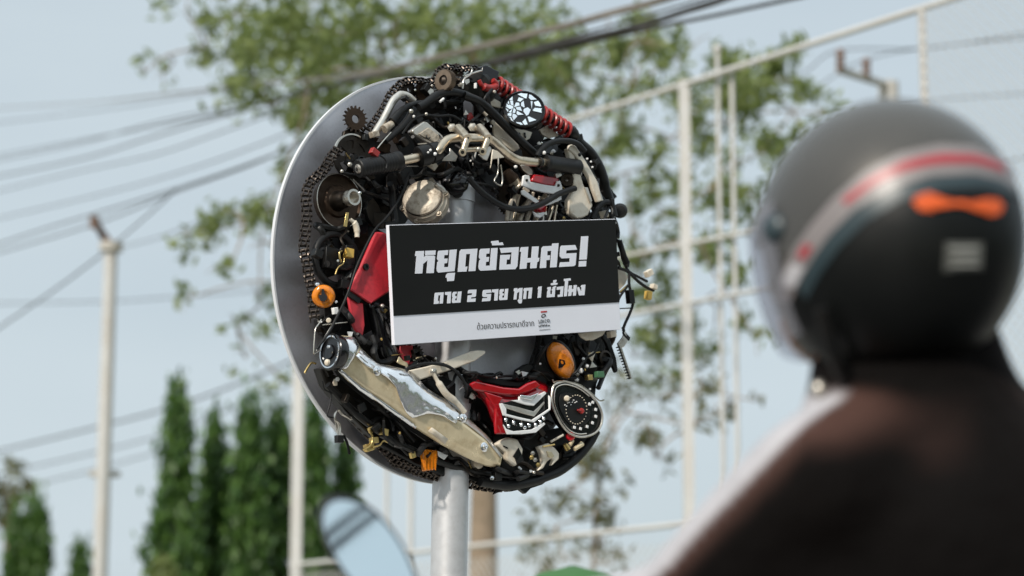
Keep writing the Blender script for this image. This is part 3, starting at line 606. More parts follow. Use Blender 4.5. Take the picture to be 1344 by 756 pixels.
pipe('hose', [(782, 566), (775, 579), (766, 591), (757, 601), (745, 611), (733, 619), (721, 624), (698, 632), (666, 637), (630, 632)], .095, 6.2, 'rubber', n=14, label='thick black hose round the lower right edge')
brick('clip', *CP(578, 460), .09, 2.4, 2, 3, 'black', 30)
plate('chain_guide', [(618, 630), (640, 636), (652, 640), (658, 645), (664, 641), (672, 645), (682, 642), (690, 648), (697, 641), (712, 636), (724, 627), (726, 620), (690, 628), (640, 628)], .075, 'black', .012, bevel=.001)
plate('chain_guide', [(655, 636), (648, 649), (662, 643), (668, 634)], .08, 'black', .006, bevel=.0008)
# ---- top: bracket, black box, shock absorber
plate('relay_box', [CE(*p) for p in ((150, 40), (180, 34), (288, 88), (268, 172), (140, 130))], .11, 'gloss', .025, bevel=.002, label='small black box at the very top')
turned('horn', *CE(95, 210), .085, AX['c'], [(13, -10), (20, -4), (21, 4), (17, 9), (6, 11), (.01, 11)], 'black', 32)
turned('horn', *CE(170, 260), .09, AX['u'], [(12, -8), (16, 0), (13, 8), (.01, 10)], 'black', 28)
pipe('red_collar', [CE(*p) for p in ((118, 160), (140, 200), (190, 225), (235, 220), (262, 195), (230, 160))], .118, [3, 5.2, 4], 'redspring', n=12)
brick('slot', *CE(88, 205), .118, .9, 3.6, 2, 'white', 0, bevel=.0005)
pipe('wire', [CE(*p) for p in ((-20, 230), (-5, 150), (40, 118), (60, 80), (50, 50))], .115, 1.4, 'steelrod')
pipe('wire', [CE(*p) for p in ((0, 125), (60, 105), (110, 88), (140, 80))], .115, 1.2, 'alu')
a = U(*CE(255, 185), .10); b = U(*CE(860, 580), .10); s = PXM(a); ax_ = (b-a); Ln = ax_.length; X_, Y_, A2 = basis(ax_)
m_ = MB(); m_.tube([a+ax_*(k/400)+(X_*cos(2*pi*k/400*15)+Y_*sin(2*pi*k/400*15))*9.2*s for k in range(401)], 2.5*s, 8, 1)
sh = part('shock_absorber', m_, 'redspring', label='red coil-over shock absorber at the upper right')
m_ = MB(); m_.cyl(a-A2*.01, b+A2*.012, 3.6*s, n=16); part('damper_rod', m_, 'black', sh)
m_ = MB(); m_.lathe(b, A2, [(8, 0), (10, .004), (9, .012), (5, .022)] and [(8.5*s, 0), (10*s, .006), (8*s, .02), (5*s, .03)], 20); part('end_mount', m_, 'black', sh)
pipe('frame_tube', [(742, 170), (752, 180), (762, 190), (775.6, 203), (787, 223), (794, 246), (799, 262)], .085, [9, 8, 8, 7], 'black', n=14)
pipe('frame_tube', [(735, 185), (752, 200), (766, 222), (778, 250), (785, 280)], .07, 8, 'black', n=12)
turned('rubber_end', *CG(490, 660), .095, AX['c'], [(9, -8), (10, -2), (9, 5), (6, 8), (.01, 8.5)], 'rubber', 24)
pipe('strap', [CG(*p) for p in ((300, 720), (330, 650), (380, 605), (430, 620), (455, 700))], .12, 4.2, 'rubber', n=10); brick('clip', *CG(440, 640), .125, 2, 12, 3, 'black', 12)
for (x, y) in ((265, 305), (300, 362), (290, 325)): bolt(*CG(x, y), .125, 1.1, 'white', 'c')
# ---- broken round mirror
MC = U(687.8, 143.5, .15); s = PXM(MC); MA = V((.10, -1, .30)).normalized(); X_, Y_, A2 = basis(MA)
m_ = MB(); m_.lathe(MC-MA*.012, MA, [(20*s, -.014), (27.5*s, 0), (28.2*s, .006), (27.8*s, .014), (26*s, .016), (25*s, .011), (1e-4, .011)], 56)
mi = part('mirror', m_, 'gloss', label='round rear-view mirror with its glass broken into shards')
rv = random.Random(12); sites = []
while len(sites) < 30:
    q = (rv.uniform(-1, 1), rv.uniform(-1, 1))
    if q[0]**2+q[1]**2 < 1 and all((q[0]-z[0])**2+(q[1]-z[1])**2 > .022 for z in sites): sites.append(q)
for i, z in enumerate(sites):
    poly = [(cos(t)*.97, sin(t)*.97) for t in [2*pi*k/40 for k in range(40)]]
    for j, y in enumerate(sites):
        if i == j: continue
        nx, ny = y[0]-z[0], y[1]-z[1]; c = (y[0]**2+y[1]**2-z[0]**2-z[1]**2)/2; npoly = []
        for k in range(len(poly)):
            a_, b_ = poly[k-1], poly[k]; da = a_[0]*nx+a_[1]*ny-c; db = b_[0]*nx+b_[1]*ny-c
            if (da < 0) != (db < 0): t = da/(da-db); npoly.append((a_[0]+(b_[0]-a_[0])*t, a_[1]+(b_[1]-a_[1])*t))
            if db < 0: npoly.append(b_)
        poly = npoly
        if len(poly) < 3: break
    if len(poly) < 3 or rv.random() < .17: continue
    g = (sum(p[0] for p in poly)/len(poly), sum(p[1] for p in poly)/len(poly)); k_ = rv.uniform(.66, .93)
    tl = (rv.uniform(-.06, .06), rv.uniform(-.06, .06))
    pp = [MC+MA*.0012+(X_*(g[0]+(p[0]-g[0])*k_)+Y_*(g[1]+(p[1]-g[1])*k_))*25*s+MA*((p[0]-g[0])*tl[0]+(p[1]-g[1])*tl[1])*25*s for p in [(p[0]+rv.uniform(-.035, .035), p[1]+rv.uniform(-.035, .035)) for p in poly if rv.random() < .9]]
    if len(pp) < 3: continue
    m_ = MB(); m_.prism(pp, MA*.0015); part('shard', m_, 'mirror', mi, 0, smooth=0)
# ---- frame plate, black frame tube, hoses and silver pipe in the upper part
plate('frame_plate', [CE(*p) for p in ((105, 365), (180, 352), (322, 478), (400, 590), (458, 722), (405, 752), (330, 700), (250, 620), (240, 540), (205, 480), (150, 420))], .105, 'ivory', .008, bevel=.002, label='ivory frame plate beside the broken mirror')
plate('frame_plate', [CE(*p) for p in ((400, 560), (470, 560), (560, 590), (540, 640), (490, 672), (430, 620))], .10, 'ivory', .006); plate('slot', [CE(*p) for p in ((440, 590), (460, 590), (470, 630), (455, 625))], .103, 'gloss', .003); plate('slot', [CE(*p) for p in ((490, 590), (505, 590), (512, 640), (498, 635))], .103, 'gloss', .003)
plate('frame_plate', [CE(*p) for p in ((180, 340), (240, 305), (315, 350), (318, 395), (210, 370))], .10, 'ivory', .006); plate('frame_plate', [CE(*p) for p in ((620, 570), (690, 530), (760, 590), (780, 620), (700, 640), (640, 610))], .09, 'cast', .006)
pipe('frame_tube', [CE(*p) for p in ((-10, 285), (110, 330), (200, 400), (300, 500), (450, 650), (580, 770))], .13, 5.8, 'black', n=14, label='black frame tube slanting down to the right')
pipe('hose', [CC(*p) for p in ((370, 420), (430, 390), (560, 300), (680, 272), (790, 285), (900, 330), (1000, 470))], .125, [5, 5.4, 5], 'rubber', n=14, label='thick black hose arching over the top')
pipe('hose', [CC(*p) for p in ((330, 440), (270, 540), (180, 640), (40, 760))], .12, [5.5, 4.4], 'rubber', n=12); pipe('hose', [CC(*p) for p in ((110, 560), (200, 460), (300, 400), (430, 370))], .118, [5.5, 3.2], 'rubber', n=12)
pipe('hose', [CC(*p) for p in ((210, 690), (300, 560), (420, 500), (560, 510), (700, 505), (800, 560))], .125, 2, 'rubber')
pipe('exhaust_pipe', [CA(690, 690), CA(780, 545), CA(870, 370), CA(925, 312), CC(200, 296), CC(260, 310), CC(325, 360)], .10, 5.2, 'alu', n=16, label='bent silver pipe at the upper left')
pipe('band', [CA(750, 575), CA(788, 598)], .104, 1.6, 'black')
pipe('hose_end', [CC(30, 640), CC(110, 585)], .115, [6, 4.6], 'cast', n=12); brick('fitting', *CA(690, 690), .105, 5, 4, 4, 'cast', 20)
pipe('rod', [CC(100, 670), CC(20, 760), CB(720, 150)], .125, .9, 'steelrod')
bolt(*CC(610, 350), .13, 1.6, 'white', 'c'); bolt(*CC(300, 460), .13, 2.2, 'steelrod', 'c'); bolt(*CC(325, 512), .13, 1.4, 'white', 'c'); bolt(*CC(450, 488), .13, 1.6, 'alu', 'c')
pipe('tab', [CC(585, 368), CC(622, 335)], .133, 1.7, 'white')
plate('red_bracket', [CC(*p) for p in ((870, 480), (900, 470), (930, 540), (900, 570), (865, 540))], .115, 'redspring', .006)
brick('connector', *CB(690, 192), .155, 5, 4.4, 4, 'redspring', -28, label='small red connector above the left grip')
pipe('wire', [CB(*p) for p in ((740, 215), (790, 250), (815, 300), (810, 350))], .23, 1.3, 'rubber')
# ---- handlebar
hb_w = .19
hl = [(470, 221), (500, 215.5), (529, 210.5), (550, 206), (566, 202.5), (575, 198), (581, 189.5), (588, 183), (600, 181), (620, 181), (640, 182.5), (648, 186), (656, 193), (666, 202), (679, 209.5), (698, 212.5), (714, 213.5), (752, 219)]
bar = pipe('handlebar', hl, [.145, .15, .155, .165, .175]+[hb_w]*8+[.185, .18, .17, .16, .14], 6.0, 'gold', n=20, label='champagne handlebar bent across the top of the ring', k=6)
def along(p, q, prof, m, name, w0, w1, n=24):
    a, b = U(*p, w0), U(*q, w1); s = PXM(a); L_ = (b-a).length; m_ = MB(); m_.lathe(a, b-a, [(r*s, t*L_) for r, t in prof], n); return part(name, m_, m, bar)
gp = [(11.5, 0), (12.6, .02)]
for k in range(12): gp += [(12.4, .05+k*.07), (12.05, .062+k*.07), (12.05, .10+k*.07), (12.4, .112+k*.07)]
gp += [(13, .90), (13.4, .93), (13.4, 1), (7, 1)]
along((470, 221.5), (524, 211), gp, 'rubber', 'grip', .146, .155)
along((468.6, 221.8), (471, 221.4), [(.1, 0), (5.8, 0), (6.4, 1), (3, 1)], 'alu', 'end_cap', .146, .147); along((467.6, 222), (469, 221.8), [(.1, 0), (2.4, 0), (2.4, 1)], 'gloss', 'end_screw', .1455, .146)
along((714, 213.5), (757, 219.5), [(10.5, 0), (11.5, .06), (10.5, .1), (10.5, .9), (11.4, 1), (.1, 1)], 'rubber', 'grip', .16, .138)
along((548, 206.5), (577, 198), [(10, 0), (14, .05), (14.4, .42), (12.6, .45), (12.6, .55), (14.4, .58), (13.4, .95), (9, 1)], 'black', 'switch_housing', .163, .176)
along((706.5, 213), (709, 213.2), [(6.8, 0), (6.8, 1)], 'black', 'band', .17, .168)
for (x, y, r) in ((565, 197, 1.3), (571, 202, 1.8), (562, 200, 1.1)): bolt(x, y, .205, r, 'white', 'c', bar)
for (x0, y0, x1, y1) in ((603, 172, 613, 181.4), (631, 171.5, 640.5, 181.4)):         # two clamp caps
    a, b = U(x0-2, y0-3, .175), U(x1, y1+1, .222); s = PXM(a); m_ = MB(); m_.tube([a, (a+b)/2, b], [7*s, 6.6*s], 16); part('clamp_cap', m_, 'gold', bar)
for (x0, y0, x1, y1) in ((613, 181.4, 607, 200), (640.5, 181.4, 633.4, 199)):
    q = U((x0+x1)/2, (y0+y1)/2, .215); s = PXM(q); a, b = U(x0, y0-1, .217), U(x1, y1+1, .217); m_ = MB(); m_.tube([a, b], 4.6*s, 14); part('clamp_arm', m_, 'gold', bar)
    for (x, y) in ((x0, y0), (x1, y1)):
        turned('bolt', x, y, .22, AX['c'], [(5.2, -2), (5.2, 1.6), (4.4, 2.4), (2.5, 2.4), (2.2, .5), (.01, .4)], 'gold', 20, None, bar)
        turned('bolt_socket', x, y, .222, AX['c'], [(2.3, 0), (2.3, 1.2)], 'gloss', 12, None, bar)
pipe('clamp_bar', [(611, 183), (641, 182)], .212, 4.2, 'gold', n=12, parent=bar); pipe('clamp_bar', [(606, 197), (634, 195.5)], .208, 3.6, 'gold', n=12, parent=bar)
plate('clamp_gap', [(617, 184.5), (634, 183.5), (631, 188), (614, 189)], .214, 'black', .003, bevel=0, parent=bar)
bolt(*CD(605, 200), .22, 2.2, 'alu', 'c', bar)
bolt(*CD(410, 42), .165, 4.4, 'alu', 'c'); bolt(*CD(560, 38), .165, 4.4, 'alu', 'c')
# ---- reservoir, engine cover, ball, red reflector, fork cover
rz = plate('reservoir', [CD(*p) for p in ((118, 70), (122, 55), (205, -5), (228, 0), (345, 100), (350, 118), (305, 168), (285, 170), (135, 95))], .135, 'alu', .02, bevel=.005, label='silver fluid reservoir above the handlebar')
plate('lid', [CD(*p) for p in ((165, 90), (240, 40), (330, 112), (295, 155))], .139, 'cast', .004, parent=rz)
pipe('mark', [CD(*p) for p in ((225, 95), (222, 115), (240, 125), (250, 112))], .141, .8, 'gloss', parent=rz, n=6)
ecA = (V((-.28, -1, .32))).normalized()
ec = turned('engine_cover', 557, 264, .11, ecA, [(30, -14), (31, -8), (31, -1), (29, 1), (28.6, 5), (26, 7), (25.5, 11), (21, 14), (14, 15), (.01, 15.5)], 'cast', 48, 'round dirty cast aluminium engine cover')
o = U(557, 264, .11); s = PXM(o); X_, Y_, A2 = basis(ecA)
for k in range(7):
    t = (k-3)*6.4; h = math.sqrt(26**2-t**2)*.8; m_ = MB(); d = (X_*cos(.55)+Y_*sin(-.55)); e = A2.cross(d)
    m_.tube([o+A2*(13.5 if abs(t) < 10 else 10)*s+e*t*s+d*h*q*s+A2*(-3*abs(q)**2)*s for q in (-1, -.5, 0, .5, 1)], 1.7*s, 8); part('rib', m_, 'cast', ec)
for k in range(6):
    t = k*pi/3+.3; c = o+(X_*cos(t)+Y_*sin(t))*30*s; m_ = MB(); m_.lathe(c-A2*6*s, A2, [(4*s, 0), (4*s, 8*s), (2.2*s, 8*s), (2.2*s, 10*s)], 12); part('lug', m_, 'cast', ec)
m_ = MB(); annulus(m_, o+A2*8*s, A2, 24.6*s, 26.6*s, 2.5*s); part('gasket_ring', m_, 'dark', ec)
pipe('lever', [CD(290, 455), CD(330, 490), CD(365, 525)], .15, [2.6, 3.8, 3], 'alu', n=12)
turned('horn', *CD(430, 435), .10, AX['u'], [(13, -14), (18, -8), (19, 0), (16, 7), (9, 11), (.01, 12)], 'gloss', 32); turned('horn', *CD(450, 515), .10, AX['c'], [(7, -6), (8, 0), (6, 4), (.01, 4)], 'black', 20)
plate('tab', [CD(*p) for p in ((225, 318), (290, 295), (310, 325), (285, 360))], .14, 'cast', .004); plate('tab', [CD(*p) for p in ((395, 190), (455, 250), (440, 290), (325, 285), (395, 230))], .115, 'alu', .004)
plate('tab', [CD(*p) for p in ((605, 240), (690, 175), (705, 200), (670, 285), (640, 275))], .115, 'alu', .004)
m_ = MB(); m_.prism(P([(515, 338), (600, 348), (700, 364), (722, 380), (690, 438), (590, 425), (495, 396)], .14, CF), DW*.016); rr_ = part('reflector', m_, 'redlens', None, .003, 'red rear reflector on a white bracket')
plate('reflector_bracket', [CF(*p) for p in ((424, 350), (440, 343), (472, 347), (482, 400), (540, 412), (600, 425), (690, 437), (702, 395), (726, 390), (746, 450), (738, 490), (680, 500), (600, 490), (510, 470), (414, 432))], .147, 'white', .006, bevel=.0012, parent=rr_)
for (x, y) in ((450, 388), (712, 430)): turned('bolt', *CF(x, y), .149, AX['c'], [(1.9, -1), (1.9, .6)], 'gloss', 12, None, rr_)
plate('white_strip', [CF(*p) for p in ((404, 472), (430, 466), (552, 558), (545, 588), (410, 505))], .14, 'white', .004); plate('white_strip', [CF(*p) for p in ((600, 600), (640, 575), (738, 518), (740, 548), (650, 588))], .14, 'white', .004)
plate('white_strip', [CF(*p) for p in ((503, 643), (540, 662), (603, 648), (590, 682), (560, 702), (522, 690))], .135, 'white', .006, bevel=.002)
turned('red_cap', *CF(560, 610), .12, AX['u'], [(9, -4), (9, 3), (6, 5), (.01, 5)], 'redlens', 24)
for k in range(13):
    x = 275+k*33+rf.uniform(-10, 10); pipe('fin', [CF(x+60+rf.uniform(-20, 30), 505+rf.uniform(-20, 60)), CF(x+20, 640), CF(x+rf.uniform(-10, 10), 725)], .105+rf.uniform(-.01, .02), rf.uniform(1.6, 3.4), rf.choice(['cast', 'alu', 'gold', 'cast']), n=8)
pipe('spring_cup', [CF(290, 330), CF(340, 400), CF(370, 440)], .12, [6, 9, 11], 'gold', n=20); pipe('spring_cup', [CF(280, 320), CF(330, 385)], .121, [7, 10], 'rust', n=20)
plate('tab', [CF(*p) for p in ((400, 262), (460, 262), (500, 310), (498, 345), (470, 345), (420, 300))], .135, 'alu', .004); plate('tab', [CF(*p) for p in ((170, 130), (250, 160), (268, 200), (170, 215), (150, 300), (162, 180))], .12, 'ivory', .004)
pipe('clip_wire', [CF(*p) for p in ((215, 200), (210, 330), (180, 395), (235, 432), (248, 380), (235, 260))], .13, 1.1, 'steelrod', k=3)
turned('knuckle', *CF(780, 385), .13, AX['c'], [(9, -8), (10, 0), (8, 4), (4, 4), (4, 0), (.01, 0)], 'dark', 24); brick('tab', *CF(705, 345), .14, 4.5, 3, 2, 'alu', 25)
fk = plate('fork_cover', [CG(*p) for p in ((132, 228), (150, 245), (176, 275), (212, 380), (240, 478), (275, 550), (306, 622), (272, 690), (235, 708), (198, 714), (150, 680), (136, 620), (140, 580), (180, 520), (172, 430), (165, 360))], .145, 'ivory', .018, bevel=.006, label='pale forked cover at the right of the ring')
plate('cover_blade', [CG(*p) for p in ((148, 210), (168, 203), (192, 220), (250, 310), (298, 390), (332, 450), (376, 588), (338, 602), (300, 500), (280, 440), (230, 350), (180, 272), (140, 240))], .15, 'ivory', .012, bevel=.003, parent=fk)
bolt(*CG(214, 277), .165, 1.9, 'gloss', 'n', fk); plate('cover_blade', [CG(*p) for p in ((250, 500), (270, 500), (300, 590), (290, 610))], .15, 'alu', .006, parent=fk)
plate('cover_blade', [CG(*p) for p in ((330, 450), (342, 470), (352, 520), (378, 590), (360, 590))], .15, 'alu', .006, parent=fk)
pipe('wire', [CF(*p) for p in ((-30, 370), (30, 440), (100, 505), (180, 562), (250, 600), (330, 622), (400, 625), (480, 615), (560, 588), (640, 545), (700, 508), (780, 475), (850, 455))], .165, 4.0, 'rubber', n=12, label='thick black cable hanging in a loop above the board')
pipe('wire', [CF(*p) for p in ((535, 190), (560, 150), (600, 110), (640, 82), (700, 65), (760, 62), (820, 68), (880, 95), (930, 150))], .16, 3.8, 'rubber', n=12)
bolt(*CF(592, 160), .165, 2.0, 'white', 'c'); plate('tab', [CG(*p) for p in ((345, 665), (410, 655), (415, 700), (360, 715))], .1, 'ivory', .003)
# ---- loose wiring at the right of the board
CQ = crop(790, 280, 4.2)
pipe('wire', [CQ(*p) for p in ((78, 145), (105, 160), (105, 210), (120, 270), (150, 320), (200, 350), (250, 375))], .10, 1.8, 'rubber'); pipe('wire', [CQ(*p) for p in ((88, 300), (140, 320), (200, 375), (250, 410), (285, 425))], .10, 2.1, 'rubber')
pipe('wire', [CQ(*p) for p in ((150, 330), (150, 390), (160, 440), (170, 500), (150, 560), (125, 615), (120, 650), (150, 690))], .10, 2, 'rubber'); pipe('wire', [CQ(*p) for p in ((150, 390), (120, 430), (95, 470), (80, 520))], .10, 1.6, 'rubber')
pipe('wire', [CQ(*p) for p in ((95, 150), (120, 230), (140, 275))], .105, 4, 'black'); brick('plug', *CQ(155, 460), .105, 4, 9, 4, 'black', 8); brick('clip', *CQ(140, 280), .105, 2, 4, 2, 'black', -10)
brick('connector', *CQ(258, 330), .105, 4.6, 4, 4, 'ivory', 30, label='ivory wiring plug sticking out at the right'); brick('connector', *CQ(285, 405), .105, 3.4, 3.2, 4, 'ivory', -10); brick('connector', *CQ(255, 452), .105, 3.2, 5.5, 4, 'yellow', -8, label='yellow wiring plug sticking out at the right')
plate('wiring_bracket', [CQ(*p) for p in ((80, 290), (120, 310), (145, 350), (130, 390), (90, 430), (78, 400))], .085, 'ivory', .004); pipe('rod', [CQ(100, 435), CQ(145, 395)], .09, 1.6, 'brass'); pipe('rod', [CQ(100, 525), CQ(160, 522)], .1, .8, 'black')

# ---- message board
BU, BV, BW = frame(41.0, -5.6, 8.5); BCn = at(668.6, 366.8, 5.80); bw, bh = .3585, .1385
m_ = MB(); m_.box(BCn-BW*.0055, BU*bw, BV*bh, BW*.0055); board = part('message_board', m_, 'boardwhite', None, .001, 'black and white message board with Thai lettering', 0)
for sx in (-.6, .0, .6): m_ = MB(); q = BCn+BU*bw*sx-BW*.011; m_.cyl(q, q-DW*.10, .008); part('stand_off', m_, 'dark', board)
def B(px, py, lift): return hit(px, py, BCn+BW*lift, BW)
def bpoly(m_, pts, lift, f=None, th=.0006): m_.prism([B(*(f(*p) if f else p), lift) for p in pts], BW*th)
def inb(u, v, l): return BCn+BU*bw*u+BV*bh*v+BW*l
y_l = (B(518, 414.6, 0)-BCn).dot(BV)/bh; y_r = (B(813.3, 396.7, 0)-BCn).dot(BV)/bh
m_ = MB(); m_.prism([inb(-.997, y_l, .0012), inb(.998, y_r, .0012), inb(.998, .992, .0012), inb(-.997, .992, .0012)], BW*.0009); part('black_panel', m_, 'boardblack', board, 0, smooth=0)
L1 = crop(535, 300, 9.946); L2 = crop(650, 300, 9.946); L3 = crop(560, 365, 11.687); L4 = crop(665, 360, 11.687)
HEAD = [(L1, p) for p in (
 [(108,295),(217,291),(211,372),(240,352),(345,352),(360,365),(342,580),(247,582),(262,412),(203,462),(193,585),(98,588),(116,358),(98,358),(101,330)],
 [(232,290),(368,285),(362,343),(230,347)],
 [(405,290),(532,280),(525,345),(480,347),(476,392),(524,390),(516,450),(480,455),(476,503),(532,502),(550,278),(643,272),(614,555),(400,575),(383,555),(380,520),(388,440),(405,425),(388,405),(385,390),(395,310)],
 [(530,580),(620,576),(606,682),(518,688),(514,640),(497,640),(505,600)],
 [(700,272),(913,262),(886,553),(797,557),(818,330),(765,333),(752,498),(783,495),(770,560),(655,565),(680,300)],
 [(955,265),(1073,258),(1068,325),(1028,328),(1024,372),(1066,370),(1058,430),(1025,435),(1020,485),(1075,482),(1092,256),(1176,252),(1155,540),(950,550),(930,530),(926,500),(935,420),(950,402),(935,385),(932,370),(940,290)],
 [(1092,165),(1185,155),(1195,185),(1240,178),(1255,215),(1105,220),(1100,190),(1090,185)])] + [(L2, p) for p in (
 [(60,255),(310,240),(290,490),(262,530),(55,537),(68,345),(200,340),(185,402),(152,405),(146,470),(204,465),(216,308),(78,320)],
 [(338,243),(433,238),(422,385),(470,383),(482,235),(570,232),(556,380),(578,382),(570,425),(548,440),(540,515),(458,520),(463,440),(415,445),(408,522),(320,528),(340,303),(322,303),(328,265)],
 [(625,232),(740,225),(745,195),(828,190),(802,503),(717,508),(733,290),(682,293),(680,350),(717,348),(712,408),(668,412),(665,512),(583,517),(605,255)],
 [(868,222),(1045,214),(1070,275),(930,285),(925,325),(1062,318),(1050,470),(1030,490),(835,502),(848,440),(970,435),(973,385),(868,390),(845,365),(842,340),(850,240)],
 [(1122,103),(1216,98),(1195,403),(1098,406)], [(1095,425),(1190,420),(1185,493),(1090,497)])]
SUB = [(L3, p) for p in (
 [(130,225),(262,217),(250,388),(200,390),(212,262),(180,265),(172,350),(190,350),(185,392),(112,398),(122,260)],
 [(282,215),(378,208),(366,385),(313,388),(322,262),(283,255)],
 [(410,212),(462,208),(460,240),(438,245),(437,275),(462,275),(458,310),(438,315),(436,342),(465,340),(480,208),(537,203),(520,375),(400,383),(388,370),(392,315),(402,300),(393,285),(395,240)],
 [(650,180),(765,175),(757,275),(740,290),(685,293),(683,315),(755,310),(748,362),(622,368),(632,265),(695,258),(700,230),(632,235),(635,200)],
 [(875,182),(985,175),(998,222),(915,230),(912,245),(990,240),(980,340),(965,352),(850,358),(858,310),(928,305),(930,290),(870,292),(855,275),(860,205)],
 [(1003,175),(1102,168),(1088,343),(1038,346),(1045,222),(1005,215)],
 [(1135,170),(1185,167),(1183,205),(1165,208),(1163,235),(1185,233),(1182,265),(1163,270),(1160,300),(1190,298),(1205,165),(1253,162),(1237,332),(1125,340),(1112,325),(1115,272),(1127,258),(1117,245),(1120,190)])] + [(L4, p) for p in (
 [(115,215),(165,210),(163,235),(195,212),(245,208),(235,378),(190,382),(198,262),(160,290),(152,385),(108,388),(122,262),(110,260)],
 [(178,385),(240,382),(232,440),(205,450),(185,440),(170,410)],
 [(270,212),(395,203),(380,370),(330,373),(342,250),(308,253),(298,378),(255,380),(268,262),(258,245)],
 [(490,190),(540,185),(525,358),(475,362),(487,235),(475,230)],
 [(630,198),(680,193),(677,240),(668,262),(672,305),(697,303),(700,262),(690,240),(704,222),(706,196),(752,176),(764,192),(747,206),(737,347),(617,355),(625,258),(636,240),(622,225)],
 [(680,140),(740,125),(785,135),(775,160),(690,170),(678,160)], [(715,95),(765,82),(768,105),(745,128),(718,128)],
 [(770,195),(875,182),(862,342),(785,350),(785,315),(820,310),(828,232),(772,240)],
 [(880,70),(980,60),(985,95),(945,100),(925,335),(880,340),(898,105),(878,105)],
 [(955,172),(1005,170),(1000,225),(1025,225),(1030,168),(1078,163),(1062,325),(1018,330),(1022,270),(1000,272),(990,330),(945,335),(952,270),(938,265),(940,240),(953,225)],
 [(1150,165),(1208,158),(1195,320),(1110,325),(1083,220),(1090,195),(1112,195),(1145,270),(1150,205),(1135,190)])]
for nm, polys in (('headline_lettering', HEAD), ('second_line_lettering', SUB)):
    m_ = MB()
    for f, p in polys: bpoly(m_, p, .0022, f)
    part(nm, m_, 'boardwhite', board, 0, smooth=0)
# small print: a text curve turned into a mesh
cu = bpy.data.curves.new('small_print', 'FONT'); cu.body = 'ด้วยความปรารถนาดีจาก'; cu.size = 1; cu.offset = 0
to = bpy.data.objects.new('small_print', cu); col.objects.link(to); bpy.context.view_layer.update()
me = bpy.data.meshes.new_from_object(to.evaluated_get(bpy.context.evaluated_depsgraph_get())); bpy.data.objects.remove(to)
L5 = crop(615, 400, 11.2)
if len(me.vertices):
    xs = [v.co.x for v in me.vertices]; x0, x1 = min(xs), max(xs); a, b = B(*L5(128, 366), .0008), B(*L5(964, 312), .0008); up = BV*((B(*L5(940, 245), 0)-B(*L5(945, 312), 0)).length)
    pts = [a+(b-a)*((v.co.x-x0)/(x1-x0))+up*(v.co.y/.56) for v in me.vertices]
    m_ = MB(); m_.add(pts, [tuple(p.vertices) for p in me.polygons]); part('small_print', m_, 'ink', board, 0, smooth=0)
m_ = MB(); bpoly(m_, [(1065, 96), (1155, 89), (1150, 110), (1064, 116)], .0008, L5); part('emblem_bar', m_, 'redink', board, 0, smooth=0)
m_ = MB(); c = B(*L5(1103, 163), .001); s = PXM(c)/11.2; rg = []
for k in range(25):
    t = 2*pi*k/24; e = (BU*1.25*cos(t)*36+BV*sin(t)*28+BU*10*sin(t))*s; rg.append([c+e, c+e*.56])
m_.loft(rg, closed=False); part('emblem_ring', m_, 'ink', board, 0, smooth=0)
m_ = MB()
def stroke(pts, r=3.6): m_.tube([B(*L5(*p), .0006) for p in pts], r*s, 4, 1)
for pts in ([(1028, 222), (1040, 265), (1060, 265), (1062, 222), (1082, 220)], [(1030, 268), (1085, 264)], [(1082, 222), (1084, 264)], [(1100, 222), (1100, 262), (1110, 262)], [(1142, 216), (1122, 222), (1122, 258), (1146, 258)], [(1158, 256), (1156, 220), (1175, 212), (1194, 225), (1190, 252), (1172, 254), (1172, 235)],
            [(1036, 300), (1036, 325), (1056, 322), (1056, 298)], [(1066, 322), (1068, 296), (1086, 296), (1086, 320)], [(1096, 294), (1098, 322)], [(1108, 320), (1110, 292), (1128, 294), (1128, 320)], [(1142, 290), (1140, 322)], [(1142, 292), (1162, 296), (1144, 306)], [(1172, 320), (1170, 298), (1190, 300), (1194, 320)]): stroke(pts)
part('emblem_lettering', m_, 'ink', board, 0, smooth=0)
m_ = MB(); m_.tube([B(*L5(1040, 373), .0006), B(*L5(1200, 358), .0006)], 2.4*s, 4, 1); part('emblem_rule', m_, 'ink', board, 0, smooth=0)

# ------------------------------------------------------------------ steel fence beyond the sign
def fpt(px, z):                            # the fence's own plane, found from two top corners
    a, b = FA, FB; r = ray(px, 300); d2 = V((b.x-a.x, b.y-a.y)); n2 = V((d2.y, -d2.x)); t = (V((a.x, a.y))).dot(n2)/V((r.x, r.y)).dot(n2)
    return V((r.x*t, r.y*t, z))
def topat(px, py, z): r = ray(px, py); return CAM+r*((z-.95)/r.z)
FT = 5.2
FA, FB = topat(395, 268, FT), topat(890, 114, FT)
fz0 = .13
fence = thing('steel_fence', fpt(395, 0), 'tall off-white steel tube fence with wire mesh rising to the right', 'fence')
def fp(name, mb, m='fence'): return obj(name, mb, m, fence)
def zat(px, py): q = fpt(px, 0); return .95+(q-V((0, 0, 0))).y*0 + ((lambda r: (q.y/r.y)*r.z)(ray(px, py)))
for px, r in ((395, .046), (900, .037), (1218, .022), (1480, .05)):
    q = fpt(px, 0); m_ = MB(); m_.box(V((q.x, q.y, (FT+.03)/2)), V((r, 0, 0)), V((0, r, 0)), V((0, 0, (FT+.03)/2))); fp('post', m_)
for px, z1, r in ((938, zat(938, 62), .016), (957, zat(957, 95), .016), (504, zat(504, 600), .018), (535, zat(535, 560), .022)):
    q = fpt(px, 0)+V((.04, .05, 0)); m_ = MB(); m_.cyl(q, q+V((0, 0, z1)), r, n=10); fp('upright', m_)
q = fpt(938, 0)+V((.04, .05, zat(938, 62))); m_ = MB(); m_.ball(q, .032); fp('finial', m_)
